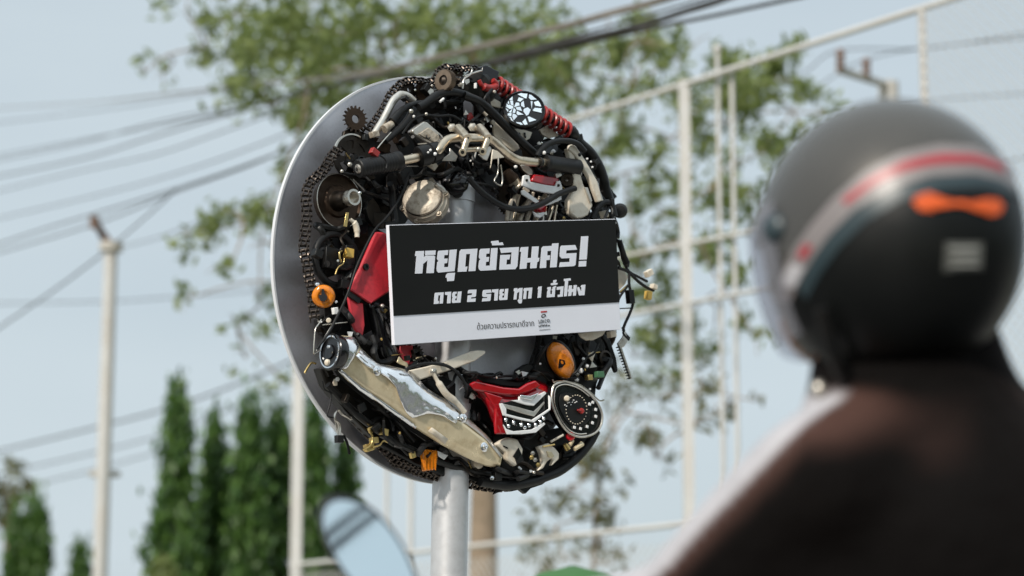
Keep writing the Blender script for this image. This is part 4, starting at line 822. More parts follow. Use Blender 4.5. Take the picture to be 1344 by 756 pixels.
def rail(name, p0, p1, r):
    (x0, y0), (x1, y1) = p0, p1; a, b = fpt(x0, zat(x0, y0)), fpt(x1, zat(x1, y1)); m_ = MB(); m_.tube([a, b], r, 12); fp(name, m_)
rail('rail', (395, 268), (890, 114), .022); rail('rail', (890, 114), (1480, -70), .022)
rail('rail', (388, 742), (890, 688), .019); rail('rail', (890, 688), (1480, 600), .019)
rail('rail', (560, 386), (1100, 282), .016); rail('rail', (560, 462), (1100, 361), .016)
rail('rail', (388, 905), (1480, 905), .042)
def meshpanel(px0, px1, z0, z1, step=.075):
    a, b = fpt(px0, 0), fpt(px1, 0); Lx = (b-a).length; e = (b-a)/Lx; H = z1-z0; m_ = MB(); n_ = e.cross(V((0, 0, 1)))*.02
    k = -H
    while k < Lx:
        for sg in (1, -1):
            s0 = max(k, 0); s1 = min(k+H, Lx)
            if s1 > s0:
                za, zb = s0-k, s1-k
                if sg < 0: za, zb = H-za, H-zb
                p, q_ = a+e*s0+V((0, 0, z0+za))+n_, a+e*s1+V((0, 0, z0+zb))+n_*(.8 if sg < 0 else 1); m_.lathe(p, q_-p, [(.0034, 0), (.0034, (q_-p).length)], 4)
        k += step
    fp('mesh_panel', m_, 'wire')
meshpanel(1218, 1480, 1.2, FT); meshpanel(395, 900, .2, 2.0)

# ------------------------------------------------------------------ poles
gp_ = at(139, 600, 25); lp = thing('utility_pole', V((gp_.x, gp_.y, 0)), 'slim pale pole with a brown arm on top at the left', 'pole', 'poles that carry the cables')
zt = .95+25*ray(146, 318).z*1.0; tp = at(146, 318, 25); bp_ = V((gp_.x-.035, gp_.y, 0))
m_ = MB(); m_.tube([bp_, tp], [.082, .068], 16, 1); obj('shaft', m_, 'fence', lp)
for y, r, h in ((622, .165, .045), (324, .12, .09)): q = at(137.5 if y > 500 else 146, y, 25); m_ = MB(); m_.lathe(q-V((0, 0, h/2)), V((0, 0, 1)), [(r, 0), (r, h)], 16); obj('collar', m_, 'concrete', lp)
m_ = MB(); m_.tube([at(144, 322, 25), at(133, 305, 25), at(121, 284, 25)], [.05, .035], 8, 1); obj('arm', m_, 'bracket', lp)
m_ = MB(); m_.cyl(at(124, 300, 24.9), at(124, 284, 24.9), .05, n=12); obj('insulator', m_, 'bracket', lp)
q = at(1166, 118, 24); rp_ = thing('utility_pole', V((q.x, q.y, 0)), 'pole top with two dark insulators showing above the helmet', 'pole', 'poles that carry the cables')
m_ = MB(); m_.tube([V((q.x, q.y, 0)), at(1166, 108, 24)], [.12, .10], 16, 1); obj('shaft', m_, 'concrete', rp_)
m_ = MB(); m_.tube([at(1166, 112, 24), at(1140, 104, 23.6), at(1102, 92, 23)], .04, 8, 1); obj('arm', m_, 'concrete', rp_)
for (x, y0, y1, d) in ((1103, 64, 94, 23), (1137, 76, 103, 23.5)):
    a, b = at(x, y1, d), at(x, y0, d); L_ = (b-a).length; m_ = MB(); m_.lathe(a, b-a, [(.03, 0), (.045, .05), (.03, .07), (.048, .1), (.03, .13), (.048, .16), (.03, L_)], 14); obj('insulator', m_, 'bracket', rp_)

# ------------------------------------------------------------------ overhead cables
CABLES = [
 ([(-60, 145, 46), (100, 136, 38), (200, 126, 31), (330, 111, 23), (420, 104, 19), (491, 94, 17), (616, 65, 15.4), (721, 39, 14.6), (867, 0, 13.6), (1000, -40, 13)], .026, 'cablegrey', 'thick grey cable bundle crossing above the top of the disc'),
 ([(-60, 215, 44), (150, 176, 34), (250, 157, 28), (340, 138, 22), (460, 106, 18), (560, 95, 16), (643, 82, 15.4), (721, 61, 15), (815, 40, 14.4), (900, 15, 14), (1020, -25, 13.4)], .024, 'cable', 'dark thick cable just below the grey bundle'),
 ([(643, 86, 15.6), (730, 66, 15), (830, 42, 14.4), (930, 22, 14), (1060, -6, 13.4)], .018, 'cable', 'dark cable at the top edge beside the thick one, right of centre'),
 ([(640, 80, 15.6), (760, 46, 15), (850, 20, 14.4), (960, -12, 14)], .012, 'cable', 'thin dark cable between the two thick ones at the top'),
 ([(-60, 168, 40), (150, 142, 34), (290, 119, 28), (420, 100, 24)], .011, 'cable', 'faint cable right under the topmost one at the left'),
 ([(-60, 222, 40), (100, 189, 34), (200, 162, 30), (320, 135, 26), (470, 104, 22)], .013, 'cable', 'uppermost of the faint cables fanning out at the left'),
 ([(-60, 243, 40), (100, 210, 34), (200, 180, 30), (330, 141, 26), (470, 106, 22)], .018, 'cable', 'second and darkest of the faint cables fanning out at the left'),
 ([(-60, 265, 40), (100, 226, 34), (200, 204, 30), (300, 170, 27), (430, 122, 24)], .013, 'cable', 'third of the faint cables fanning out at the left'),
 ([(-60, 300, 40), (120, 258, 34), (240, 225, 30), (350, 186, 27), (430, 150, 24)], .013, 'cable', 'faint cable running just above the pole arm at the left'),
 ([(-60, 340, 27), (60, 300, 26), (120, 282, 25), (230, 248, 23), (300, 225, 22), (395, 190, 20.5), (480, 160, 19.5)], .013, 'cable', 'brown cable fixed to the arm of the left pole'),
 ([(-60, 348, 30), (115, 297, 27), (230, 252, 25), (330, 216, 23), (420, 176, 22)], .014, 'cable', 'faint cable hanging just below the brown one at the left pole'),
 ([(148, 322, 25), (190, 286, 24), (232, 248, 23)], .013, 'cable', 'short stay wire from the left pole up to the brown cable'),
 ([(-60, 470, 27), (65, 385, 26), (134, 334, 25)], .015, 'cable', 'stay wire falling to the left from the left pole'),
 ([(-60, 399, 40), (130, 396, 38), (215, 391, 37), (360, 380, 36), (460, 372, 36)], .014, 'cable', 'single level cable crossing behind the left pole'),
 ([(150, 326, 34), (210, 311, 32), (300, 275, 30), (380, 238, 28)], .012, 'cable', 'faint cable running right from behind the left pole head'),
 ([(-60, 606, 46), (130, 560, 42), (240, 530, 40), (345, 490, 38), (430, 450, 36)], .024, 'cable', 'uppermost of the low faint cables above the cypress tops'),
 ([(-60, 636, 46), (200, 575, 42), (330, 525, 39), (430, 480, 37)], .02, 'cable', 'middle one of the low faint cables above the cypress tops'),
 ([(-60, 660, 46), (130, 615, 43), (330, 556, 40), (430, 520, 38)], .018, 'cable', 'lowest of the low faint cables above the cypress tops'),
 ([(1000, 130, 30), (1060, 92, 28), (1103, 66, 26), (1229, 62, 26), (1420, 30, 26)], .012, 'cable', 'thin cable passing over the insulators at the right'),
 ([(1060, 122, 32), (1137, 78, 28), (1260, 58, 26), (1420, 44, 26)], .012, 'cable', 'thin cable leaving the second insulator at the right'),
 ([(1180, 140, 30), (1245, 130, 30), (1420, 118, 30)], .012, 'cable', 'level thin cable low behind the upper right mesh'),
 ([(1200, 240, 30), (1345, 207, 30), (1440, 190, 30)], .014, 'cable', 'cable showing only at the right rim of the helmet'),
]
for pts, r, m, lab in CABLES:
    thick = r >= .024; r *= .78 if thick else .66; m_ = MB(); pp = [at(*p) for p in pts]
    if thick and pts[0][0] < 100 and pts[0][1] < 300:   # strands that gather into a bundle towards the right
        sp = smooth_path(pp, 6); n = len(sp)
        for j in range(3): m_.tube([p+V((0, cos(i*.5+j*2.09), sin(i*.5+j*2.09)))*r*(.25+.3*i/n) for i, p in enumerate(sp)], [r*.22, r*.4, r*.62, r*.62], 6, 1)
    else: m_.tube(pp, r, 6, 6)
    tag(obj('overhead_cable', m_, m), lab, 'cable', 'overhead cables')
    
# ------------------------------------------------------------------ trees
def crown_tree(name, base, clusters, depth, label, root, rootr, leafm, leafs, dens, seed, group=None, dj=1.6):
    rr = random.Random(seed); random.seed(seed)
    t = thing(name, base, label, 'tree', group)
    pts = [(at(x, y, depth+rr.uniform(-dj, dj)), r*depth/FPX, d) for x, y, r, d in [(x, y, r*1.12, d) for x, y, r, d in clusters]]
    lm = MB(); tm = MB(); nodes = [(p, rr_) for p, rr_ in root]
    tm.tube([p for p, _ in root], [r for _, r in root], 14, 3)
    nodes = []
    for (p, a), (q, b) in zip(root, root[1:]):
        for k in range(6): nodes.append((p.lerp(q, k/6), a+(b-a)*k/6))
    nodes = nodes[len(nodes)//3:]
    r0 = root[-1][0]
    for p, r, d in sorted(pts, key=lambda z: (z[0]-r0).length):
        n0 = min(nodes, key=lambda z: (z[0]-p).length*(1.25 if z[0].z > p.z+.2 else 1)); a = n0[0]; ra = max(.012, min(n0[1]*.72, .07)); L_ = (p-a).length
        mid = a.lerp(p, .5)+V((rr.uniform(-1, 1), rr.uniform(-1, 1), rr.uniform(.1, 1)))*L_*.13
        tm.tube([a, mid, p], [ra, max(.007, ra*.55)], 7, 4); nodes += [(mid, ra*.8), (p, max(.009, ra*.55))]
        for k in range(max(2, int(r*9))):                   # twigs
            e = V((rr.gauss(0, 1), rr.gauss(0, 1), rr.gauss(0, 1))).normalized()*r*rr.uniform(.6, 1.1); tm.tube([p, p+e*.5+V((0, 0, .04)), p+e], [.008, .003], 4, 2)
        sub = [p+V((rr.gauss(0, .52), rr.gauss(0, .6), rr.gauss(0, .48)))*r for _ in range(max(3, int(r*r*46*d**.5)))]
        for _ in range(int(dens*d*r*r*1850)):
            c = rr.choice(sub)+V((rr.gauss(0, 1), rr.gauss(0, 1), rr.gauss(0, 1)))*r*.25; leafquad(lm, c, leafs*rr.uniform(.6, 1.35), V((0, 0, .35)))
    obj('crown', lm, leafm, t, smooth=0); obj('trunk', tm, 'bark', t, smooth=60); return t
CL1 = [(245,20,35,.7),(270,62,30,.7),(300,25,48,1),(214,96,22,.5),(188,96,14,.5),(330,82,55,1.1),(380,30,65,1.3),(405,100,58,1.3),(352,140,36,.9),(385,165,32,.7),(450,60,66,1.4),(520,30,66,1.3),(600,45,66,1.3),(680,50,58,1.2),(640,112,56,1.1),(705,92,56,1.1),(745,62,46,.9),(762,130,38,.8),(800,60,38,.6),(850,30,30,.5),(455,135,40,1),(500,90,50,1.2),
 (830,112,40,.5),(870,60,30,.4),(900,72,38,.6),(950,90,42,.8),(1000,112,42,.8),(1050,132,36,.7),(1082,150,22,.5),(960,160,46,.9),(900,190,46,.7),(1000,200,42,.8),(850,222,40,.6),(820,165,40,.5),(980,252,40,.7),(870,282,40,.55),(830,302,30,.5),(845,370,40,.5),(885,430,40,.6),(940,420,30,.45),(832,470,40,.55),(790,240,30,.35),(1010,300,30,.5),
 (240,310,24,.6),(280,300,28,.8),(320,292,34,.9),(356,270,34,1),(362,322,38,.9),(300,352,24,.45),(250,390,22,.4),(342,400,34,.55),(312,432,20,.4),(382,432,30,.6),(322,470,20,.35),(372,500,24,.4),(700,180,40,.5),(560,120,40,1)]
CL1 = [(x, y, r, d*(.85 if x < 780 else 1.35)) for x, y, r, d in CL1] + [(1030, 90, 30, .8), (930, 130, 34, .8), (1060, 190, 30, .7), (930, 250, 34, .8), (860, 330, 34, .7), (920, 320, 36, .8), (960, 370, 30, .7), (860, 400, 30, .7), (900, 480, 30, .6), (990, 440, 24, .5), (780, 190, 34, .7), (830, 60, 34, .7)]
tb = at(637, 700, 22); tb0 = V((tb.x, tb.y, 0))
crown_tree('leafy_tree', tb0, CL1, 22, 'large airy leafy tree spreading behind the sign and fence', [(tb0, .16), (V((tb.x-.02, tb.y, 1.5)), .135), (at(637, 560, 22), .12), (at(650, 380, 22), .10), (at(640, 240, 22), .075), (at(600, 120, 22), .05)], .1, 'leaf', .06, 1.0, 5)
CL2 = [(940,545,26,.5),(870,520,30,.6),(860,600,26,.5),(700,720,26,.6),(962,520,32,.7),(920,510,28,.5),(992,526,14,.4),(820,520,34,.8),(800,560,38,.9),(772,620,42,.9),(745,645,34,.8),(800,662,32,.7),(730,690,36,.7),(782,702,32,.7),(745,735,30,.7),(800,740,25,.6),(850,560,24,.4),(910,560,20,.3)]
t2 = at(775, 760, 20); t20 = V((t2.x, t2.y, 0))
crown_tree('young_tree', t20, CL2, 20, 'thin sparse young tree just right of the sign post', [(t20, .03), (at(778, 820, 20), .026), (at(780, 720, 20), .020), (at(790, 600, 20), .014), (at(830, 530, 20), .008)], .05, 'leafdry', .048, .9, 8, dj=.8)
def cypress(px, py, hw, depth, label, seed, grp='cypress trees in a row', lean=0.):
    rr = random.Random(seed); random.seed(seed); tp = at(px, py, depth); h = tp.z; r = hw*depth/FPX; b = V((tp.x, tp.y, 0)); t = thing('cypress_tree', b, label, 'tree', grp)
    m_ = MB(); m_.tube([b, V((tp.x, tp.y, h*.96))], [.09, .01], 8, 1); obj('trunk', m_, 'bark', t)
    m_ = MB(); lobes = []
    for k in range(150):
        z = rr.uniform(.02, .985); env = r*min(1, ((1-z)*1.75)**.85)*(.80+.20*sin(z*19+seed*2)+.12*sin(z*41+seed*5)); a = rr.uniform(0, 2*pi); q = rr.uniform(.2, 1)**.5
        lobes.append((V((tp.x+cos(a)*env*q, tp.y+sin(a)*env*q, z*h)), env))
    for _ in range(6000):
        c, e = rr.choice(lobes); c = c+V((rr.gauss(0, .075), rr.gauss(0, .075), rr.gauss(0, .24)-.05)); s = rr.uniform(.04, .11)
        a = rr.uniform(0, 2*pi); d = V((cos(a)*.5, sin(a)*.5, rr.choice((-1, 1, 1)))).normalized(); x, y, _ = basis(d); e2 = x*cos(a*3)+y*sin(a*3); m_.add([c-d*s, c+e2*s*.45, c+d*s, c-e2*s*.45], [(0, 1, 2, 3)])
    obj('crown', m_, 'cypress', t, smooth=0)
cypress(233, 526, 53, 33, 'tallest leftmost cypress of the row left of the sign', 1); cypress(281, 566, 50, 34, 'shorter cypress standing second in the row from the left', 2)
cypress(328, 526, 53, 33.5, 'tall cypress third in the row, in front of pale tree leaves', 3); cypress(366, 552, 52, 34, 'broad bright cypress beside the pale fence post', 4); cypress(412, 528, 30, 34, 'cypress seen just right of the pale fence post', 6); cypress(455, 575, 28, 34.5, 'cypress last of the row, partly behind the disc and the mirror', 7)
cypress(22, 690, 20, 40, 'small cypress left of the two in the bottom left corner', 8, 'small cypresses bottom left'); cypress(50, 676, 24, 40, 'small cypress in the bottom left corner, right of its twin', 9, 'small cypresses bottom left'); cypress(105, 736, 9, 40, 'lone thin cypress tip just left of the pole', 10, 'small cypresses bottom left')
CL3 = [(5,640,24,.8),(22,655,26,.8),(38,640,14,.5),(8,690,20,.6)]
t3 = at(10, 720, 42); crown_tree('broad_tree', V((t3.x, t3.y, 0)), CL3, 42, 'dull round-headed tree at the left edge', [(V((t3.x, t3.y, 0)), .1), (at(10, 700, 42), .07), (at(12, 660, 42), .04)], .05, 'leafdry', .10, .6, 11, dj=.6)
# bright shrub at the foot of the cypresses
def shrub(px, py, hw, depth, label, seed):
    rr = random.Random(seed); random.seed(seed); tp = at(px, py, depth); r = hw*depth/FPX; t = thing('shrub', V((tp.x, tp.y, 0)), label, 'shrub'); m_ = MB()
    for k in range(2600):
        z = rr.uniform(0, 1); e = r*(1-z**3)**.5; a = rr.uniform(0, 2*pi); q = rr.random()**.4; leafquad(m_, V((tp.x+cos(a)*e*q, tp.y+sin(a)*e*q, z*tp.z)), .07)
    obj('foliage', m_, 'leaf', t, smooth=0); m_ = MB()
    for k in range(5): m_.tube([V((tp.x, tp.y, 0)), V((tp.x+rr.uniform(-.3, .3), tp.y+rr.uniform(-.3, .3), tp.z*.8))], [.025, .008], 6, 1)
    obj('stem', m_, 'bark', t)
shrub(215, 730, 40, 31, 'light green shrub at the foot of the leftmost tall cypress', 21)

# green parasol top below the sign
M['greencloth'] = mat('green_canvas', (.035, .12, .028), .7, 0, .12, 8)
pt = at(752, 743, 9.5); pr = thing('parasol', V((pt.x, pt.y, .13)), 'smooth green canvas parasol top at the bottom edge, right of the sign post', 'parasol')
m_ = MB(); rg = []
for r, z in ((.012, 0), (.05, -.012), (.13, -.03), (.24, -.10), (.40, -.22), (.58, -.36)): rg.append([V((pt.x+cos(2*pi*j/48)*r, pt.y+sin(2*pi*j/48)*r, pt.z+z+.012*r*abs(cos(4*2*pi*j/48)))) for j in range(48)])
m_.loft(rg, caps=False); ob = obj('canopy', m_, 'greencloth', pr); ob.modifiers.new('solid', 'SOLIDIFY').thickness = .002
m_ = MB(); m_.cyl(V((pt.x, pt.y, .13)), V((pt.x, pt.y, pt.z-.004)), .018); obj('pole', m_, 'fence', pr)
for k in range(8):
    a = 2*pi*k/8; m_ = MB(); m_.tube([V((pt.x+cos(a)*.03, pt.y+sin(a)*.03, pt.z-.03)), V((pt.x+cos(a)*.24, pt.y+sin(a)*.24, pt.z-.12)), V((pt.x+cos(a)*.56, pt.y+sin(a)*.56, pt.z-.37))], .004, 6, 3); obj('rib', m_, 'fence', pr)
m_ = MB(); m_.lathe(V((pt.x, pt.y, .13)), V((0, 0, 1)), [(.22, 0), (.22, .05), (.06, .08), (.05, .2)], 32); obj('base', m_, 'concrete', pr)

# ------------------------------------------------------------------ motorcycle and rider in the foreground
HD = V((-.60, .80, 0)); LF = V((-.80, -.60, 0)); UPV = V((0, 0, 1))
mirC = at(492, 738, 3.02)
barC = mirC+LF*-.33-HD*.02; barC.z = 1.0
bike0 = barC-HD*.62; bike0.z = .004
bike = thing('motorcycle', V((bike0.x, bike0.y, .004)), "motorcycle showing only its oval rear-view mirror at the bottom, ridden by the helmeted person", 'motorcycle')
M['bikepaint'] = mat('bike_paint', (.05, .05, .055), .2, 0, .1, 20, coat=.8)
def bk(f, l, z): return V((bike0.x, bike0.y, .004))+HD*f+LF*l+UPV*z
def bp(name, mb, m, parent=None, bevel=0.): return obj(name, mb, m, parent or bike, bevel)
for f in (1.02, -.28):
    m_ = MB(); rg = []
    for k in range(49):
        t = 2*pi*k/48; rg.append([bk(f, 0, .29)+(HD*cos(t)+UPV*sin(t))*(.24+.05*cos(q))+LF*.045*sin(q) for q in [2*pi*j/12 for j in range(12)]])
    m_.loft(rg, caps=False); wh = bp('wheel', m_, 'rubber'); m_ = MB(); annulus(m_, bk(f, 0, .29), LF, .18, .205, .05); [m_.tube([bk(f, 0, .29), bk(f, 0, .29)+(HD*cos(t)+UPV*sin(t))*.19], .014, 8, 1) for t in [k*2*pi/5 for k in range(5)]]; bp('rim', m_, 'alu', wh)
m_ = MB(); rg = []
for f, w, z0, z1 in ((-.62, .04, .62, .74), (-.45, .13, .45, .76), (-.1, .17, .3, .72), (.12, .15, .24, .68), (.3, .12, .22, .52), (.5, .1, .24, .46), (.68, .13, .3, .72), (.8, .15, .42, .94), (.9, .12, .55, .96), (.98, .05, .62, .84)):
    rg.append([bk(f, w*cos(t)*(abs(cos(t))**-.35 if abs(cos(t)) > .05 else 1), (z0+z1)/2+(z1-z0)/2*sin(t)) for t in [2*pi*j/20 for j in range(20)]])
m_.loft(rg); bp('body', m_, 'bikepaint')
m_ = MB(); rg = []
for f, w, z in ((-.6, .09, .77), (-.4, .15, .80), (-.1, .15, .78), (.12, .1, .76)): rg.append([bk(f, w*cos(t), z+.045*sin(t)) for t in [2*pi*j/16 for j in range(16)]])
m_.loft(rg); bp('seat', m_, 'rubber')
m_ = MB(); m_.tube([bk(.62, .36, .985), bk(.68, .2, 1.0), bk(.74, 0, .98), bk(.68, -.2, 1.0), bk(.62, -.36, .985)], .0125, 12); hbk = bp('handlebar', m_, 'black')
for sg in (1, -1): m_ = MB(); m_.cyl(bk(.62, .37*sg, .985), bk(.645, .25*sg, .995), .019); bp('grip', m_, 'rubber', hbk)
for sg in (1, -1): m_ = MB(); m_.tube([bk(.98, .07*sg, .32), bk(.84, .07*sg, .85)], .022, 12); bp('fork_leg', m_, 'alu')
m_ = MB(); m_.ball(bk(.99, 0, .78), .07, 1, 1, .9); bp('headlight', m_, 'chrome')
m_ = MB(); m_.tube([bk(.1, -.16, .25), bk(-.2, -.18, .28), bk(-.55, -.2, .42)], [.03, .055], 14); bp('exhaust', m_, 'alu')
# mirrors: a tilted oval glass in a black shell on a stem
def rear_mirror(c, stem0, flip):
    n_ = (CAM+V((-.1, -.6, .75))-c).normalized()
    n_ = (n_ + V((0, 0, .18))).normalized(); x = n_.cross(UPV).normalized()*-1; y = n_.cross(x)*1
    if y.z < 0: y = -y
    la = (y*.80-x*.60*flip).normalized() if True else y; la = (y*.84 - x*.54*flip).normalized(); sa = la.cross(n_).normalized()
    A, B_ = .100, .039
    def ring(k, d): return [c+n_*d+(la*A*sin(t)*(1-.10*cos(t))+sa*B_*cos(t)*(1+.16*sin(t)))*k for t in [2*pi*j/48 for j in range(48)]]
    m_ = MB(); m_.loft([ring(.35, -.035), ring(.8, -.028), ring(1.02, -.008), ring(1.08, .001), ring(1.06, .0045), ring(.975, .0045), ring(.965, .002)]); s_ = bp('mirror', m_, 'gloss')
    m_ = MB(); m_.loft([ring(.97, .0022), ring(.97, .0034)]); bp('glass', m_, 'skyglass', s_)
    if flip > 0:                           # cables on the near side of the street: they show in this glass only
        def rfl(px, py, t): p = hit(px, py, c, n_); d = (p-CAM).normalized(); return p+(d-n_*2*d.dot(n_))*t
        for (a, b) in (((432, 700), (482, 662)), ((434, 722), (492, 676))):
            p, q = rfl(*a, 14), rfl(*b, 17); e = (q-p).normalized(); mc = MB(); mc.tube([p-e*9, p, q, q+e*14], .035, 8); tag(obj('overhead_cable', mc, 'cable'), 'cable behind the camera, reflected as a dark line in the oval mirror', 'cable', 'cables reflected in the mirror')
    m_ = MB(); m_.tube([c-n_*.03, c-n_*.05-UPV*.05, stem0+UPV*.03, stem0], .006, 10); bp('stem', m_, 'black', s_)
rear_mirror(mirC, bk(.66, .24, .995), 1.)
c2 = mirC-LF*.66; c2.z -= .02; rear_mirror(c2, bk(.66, -.24, .995), -1.)

# rider: one continuous body grown from a skeleton, clothes and helmet as children
M['skin'] = mat('skin', (.36, .20, .13), .5, 0, .15, 20)
M['jacket'] = mat('dark_jacket_cloth', (.0026, .002, .0019), .9, 0, .35, 9, spec=.1, bump=0)
jp = M['jacket'].node_tree.nodes['Principled BSDF']; jp.inputs['Sheen Weight'].default_value = .03; jp.inputs['Sheen Roughness'].default_value = .45; jp.inputs['Sheen Tint'].default_value = (.85, .5, .42, 1)
jn = M['jacket'].node_tree; jb = jn.nodes.new('ShaderNodeBump'); jb.inputs['Distance'].default_value = .03; jb.inputs['Strength'].default_value = .8; jz = jn.nodes.new('ShaderNodeTexNoise'); jz.inputs['Scale'].default_value = 7; jz.inputs['Detail'].default_value = 3; jc = jn.nodes.new('ShaderNodeTexCoord')
jn.links.new(jc.outputs['Object'], jz.inputs['Vector']); jn.links.new(jz.outputs[0], jb.inputs['Height']); jn.links.new(jb.outputs[0], jp.inputs['Normal'])
M['jacketwhite'] = mat('white_jacket_panel', (.40, .39, .41), .8, 0, .05, 40)
M['trousers'] = mat('trousers_cloth', (.02, .022, .03), .9, 0, .2, 50)
M['dome'] = mat('helmet_matt_grey', (.095, .088, .08), .27, .6, .04, 20, rvar=.03)
M['shellblack'] = mat('helmet_black', (.0035, .004, .004), .40, 0, .1, 20, spec=.25)
M['teal'] = mat('helmet_dark_blue', (.02, .035, .042), .35, 0, .1, 20)
M['stripe'] = mat('helmet_grey_stripe', (.19, .17, .17), .4, 0, .08, 30)
M['stripered'] = mat('helmet_red_stripe', (.30, .03, .04), .4, 0, .1, 30)
M['decalorange'] = mat('orange_reflective_decal', (.60, .085, .008), .35, 0, .1, 30)
M['decalpale'] = mat('pale_print', (.30, .30, .28), .5)
M['decalgrey'] = mat('grey_label', (.08, .082, .075), .5, 0, .2, 60)
HC = at(1166, 318, 2.84)
def skinmesh(name, nodes, edges, root, m, parent, sub=2):
    me = bpy.data.meshes.new(name); keys = list(nodes); me.from_pydata([nodes[k][0] for k in keys], [(keys.index(a), keys.index(b)) for a, b in edges], []); me.update()
    o = bpy.data.objects.new(name, me); col.objects.link(o); sk = o.modifiers.new('skin', 'SKIN'); sk.use_smooth_shade = True
    me.skin_vertices or None
    for i, k in enumerate(keys):
        r = nodes[k][1]; me.skin_vertices[0].data[i].radius = r if isinstance(r, tuple) else (r, r); me.skin_vertices[0].data[i].use_root = (k == root)
    ss = o.modifiers.new('subsurf', 'SUBSURF'); ss.levels = ss.render_levels = sub
    bpy.context.view_layer.update(); m2 = bpy.data.meshes.new_from_object(o.evaluated_get(bpy.context.evaluated_depsgraph_get())); bpy.data.objects.remove(o)
    mb = MB(); mb.add([v.co.copy() for v in m2.vertices], [tuple(p.vertices) for p in m2.polygons]); return mb
pel = at(1400, 1085, 2.72); neck = at(1200, 500, 2.88); chest = at(1255, 690, 2.83); waist = at(1340, 900, 2.78)
shL = at(1085, 640, 2.75); elL = at(885, 812, 2.86); haL = bk(.63, .31, 1.0); shR = at(1345, 655, 3.06); elR = at(1130, 790, 3.25); haR = bk(.63, -.31, 1.0)
hipL = pel+LF*.10; hipR = pel-LF*.10; knL = pel+HD*.42+LF*.16+UPV*-.04; knR = pel+HD*.42-LF*.16+UPV*-.04; anL = bk(.46, .16, .36); anR = bk(.46, -.16, .36)
head = HC+V((0, 0, .0)); chin = at(1044, 468, 2.88)
N = {'pel': (pel, .13), 'waist': (waist, .115), 'chest': (at(1245, 715, 2.85), .10), 'upper': (at(1205, 600, 2.87), .075), 'neck': (neck, .06), 'head': (head-UPV*.01, .085), 'crown': (head+UPV*.06, .07), 'chin': (chin, .05), 'shL': (shL, .05), 'elL': (elL, .042), 'haL': (haL-LF*-.02, .028), 'shR': (shR, .05), 'elR': (elR, .042), 'haR': (haR, .028),
     'hipL': (hipL, .09), 'knL': (knL, .062), 'anL': (anL, .042), 'toeL': (anL+HD*.16-UPV*.03, .032), 'hipR': (hipR, .09), 'knR': (knR, .062), 'anR': (anR, .042), 'toeR': (anR+HD*.16-UPV*.03, .032)}
Ed = [('pel', 'waist'), ('waist', 'chest'), ('chest', 'upper'), ('upper', 'neck'), ('neck', 'head'), ('head', 'crown'), ('head', 'chin'), ('upper', 'shL'), ('shL', 'elL'), ('elL', 'haL'), ('upper', 'shR'), ('shR', 'elR'), ('elR', 'haR'), ('pel', 'hipL'), ('hipL', 'knL'), ('knL', 'anL'), ('anL', 'toeL'), ('pel', 'hipR'), ('hipR', 'knR'), ('knR', 'anR'), ('anR', 'toeR')]
for s_, h_, sg in (('L', haL, 1), ('R', haR, -1)):         # fingers curl round the grips, thumb underneath
    for k in range(4):
        b0 = h_+LF*sg*(-.035+.023*k)+UPV*.012+HD*.02; N[f'f{s_}{k}a'] = (b0+HD*.028+UPV*.004, .0095); N[f'f{s_}{k}b'] = (b0+HD*.036-UPV*.028, .0085); N[f'f{s_}{k}c'] = (b0+HD*.014-UPV*.042, .0075); Ed += [(f'ha{s_}', f'f{s_}{k}a'), (f'f{s_}{k}a', f'f{s_}{k}b'), (f'f{s_}{k}b', f'f{s_}{k}c')]
    N[f't{s_}a'] = (h_-LF*sg*.045-UPV*.012, .011); N[f't{s_}b'] = (h_-LF*sg*.05+HD*.03-UPV*.024, .009); Ed += [(f'ha{s_}', f't{s_}a'), (f't{s_}a', f't{s_}b')]
pmb = skinmesh('person', N, Ed, 'pel', 'skin', None)
person = obj('person', pmb, 'skin', smooth=180); tag(person, 'motorcycle rider in a striped dark helmet and dark jacket, seen from behind at the right', 'person')
J = {'pel': (pel+UPV*.03, .17), 'waist': (at(1300, 900, 2.80), .19), 'chest': (at(1235, 715, 2.84), .215), 'upper': (at(1205, 615, 2.86), .175), 'collar': (at(1200, 545, 2.87), .146), 'hood': (at(1192, 478, 2.86), .131), 'nape': (at(1188, 400, 2.86), .102), 'clL': (at(1150, 612, 2.80), .115), 'shL': (at(1080, 645, 2.75), .105), 'mL': (at(985, 725, 2.79), .092), 'elL': (at(885, 812, 2.86), .076), 'wrL': (elL.lerp(haL, .86), .05),
     'lat': (at(1100, 770, 2.80), .14), 'shR': (shR, .13), 'elR': (elR, .085), 'wrR': (elR.lerp(haR, .86), .05)}
JE = [('pel', 'waist'), ('waist', 'chest'), ('chest', 'upper'), ('upper', 'collar'), ('collar', 'hood'), ('hood', 'nape'), ('upper', 'clL'), ('clL', 'shL'), ('shL', 'mL'), ('mL', 'elL'), ('elL', 'wrL'), ('chest', 'lat'), ('upper', 'shR'), ('shR', 'elR'), ('elR', 'wrR')]
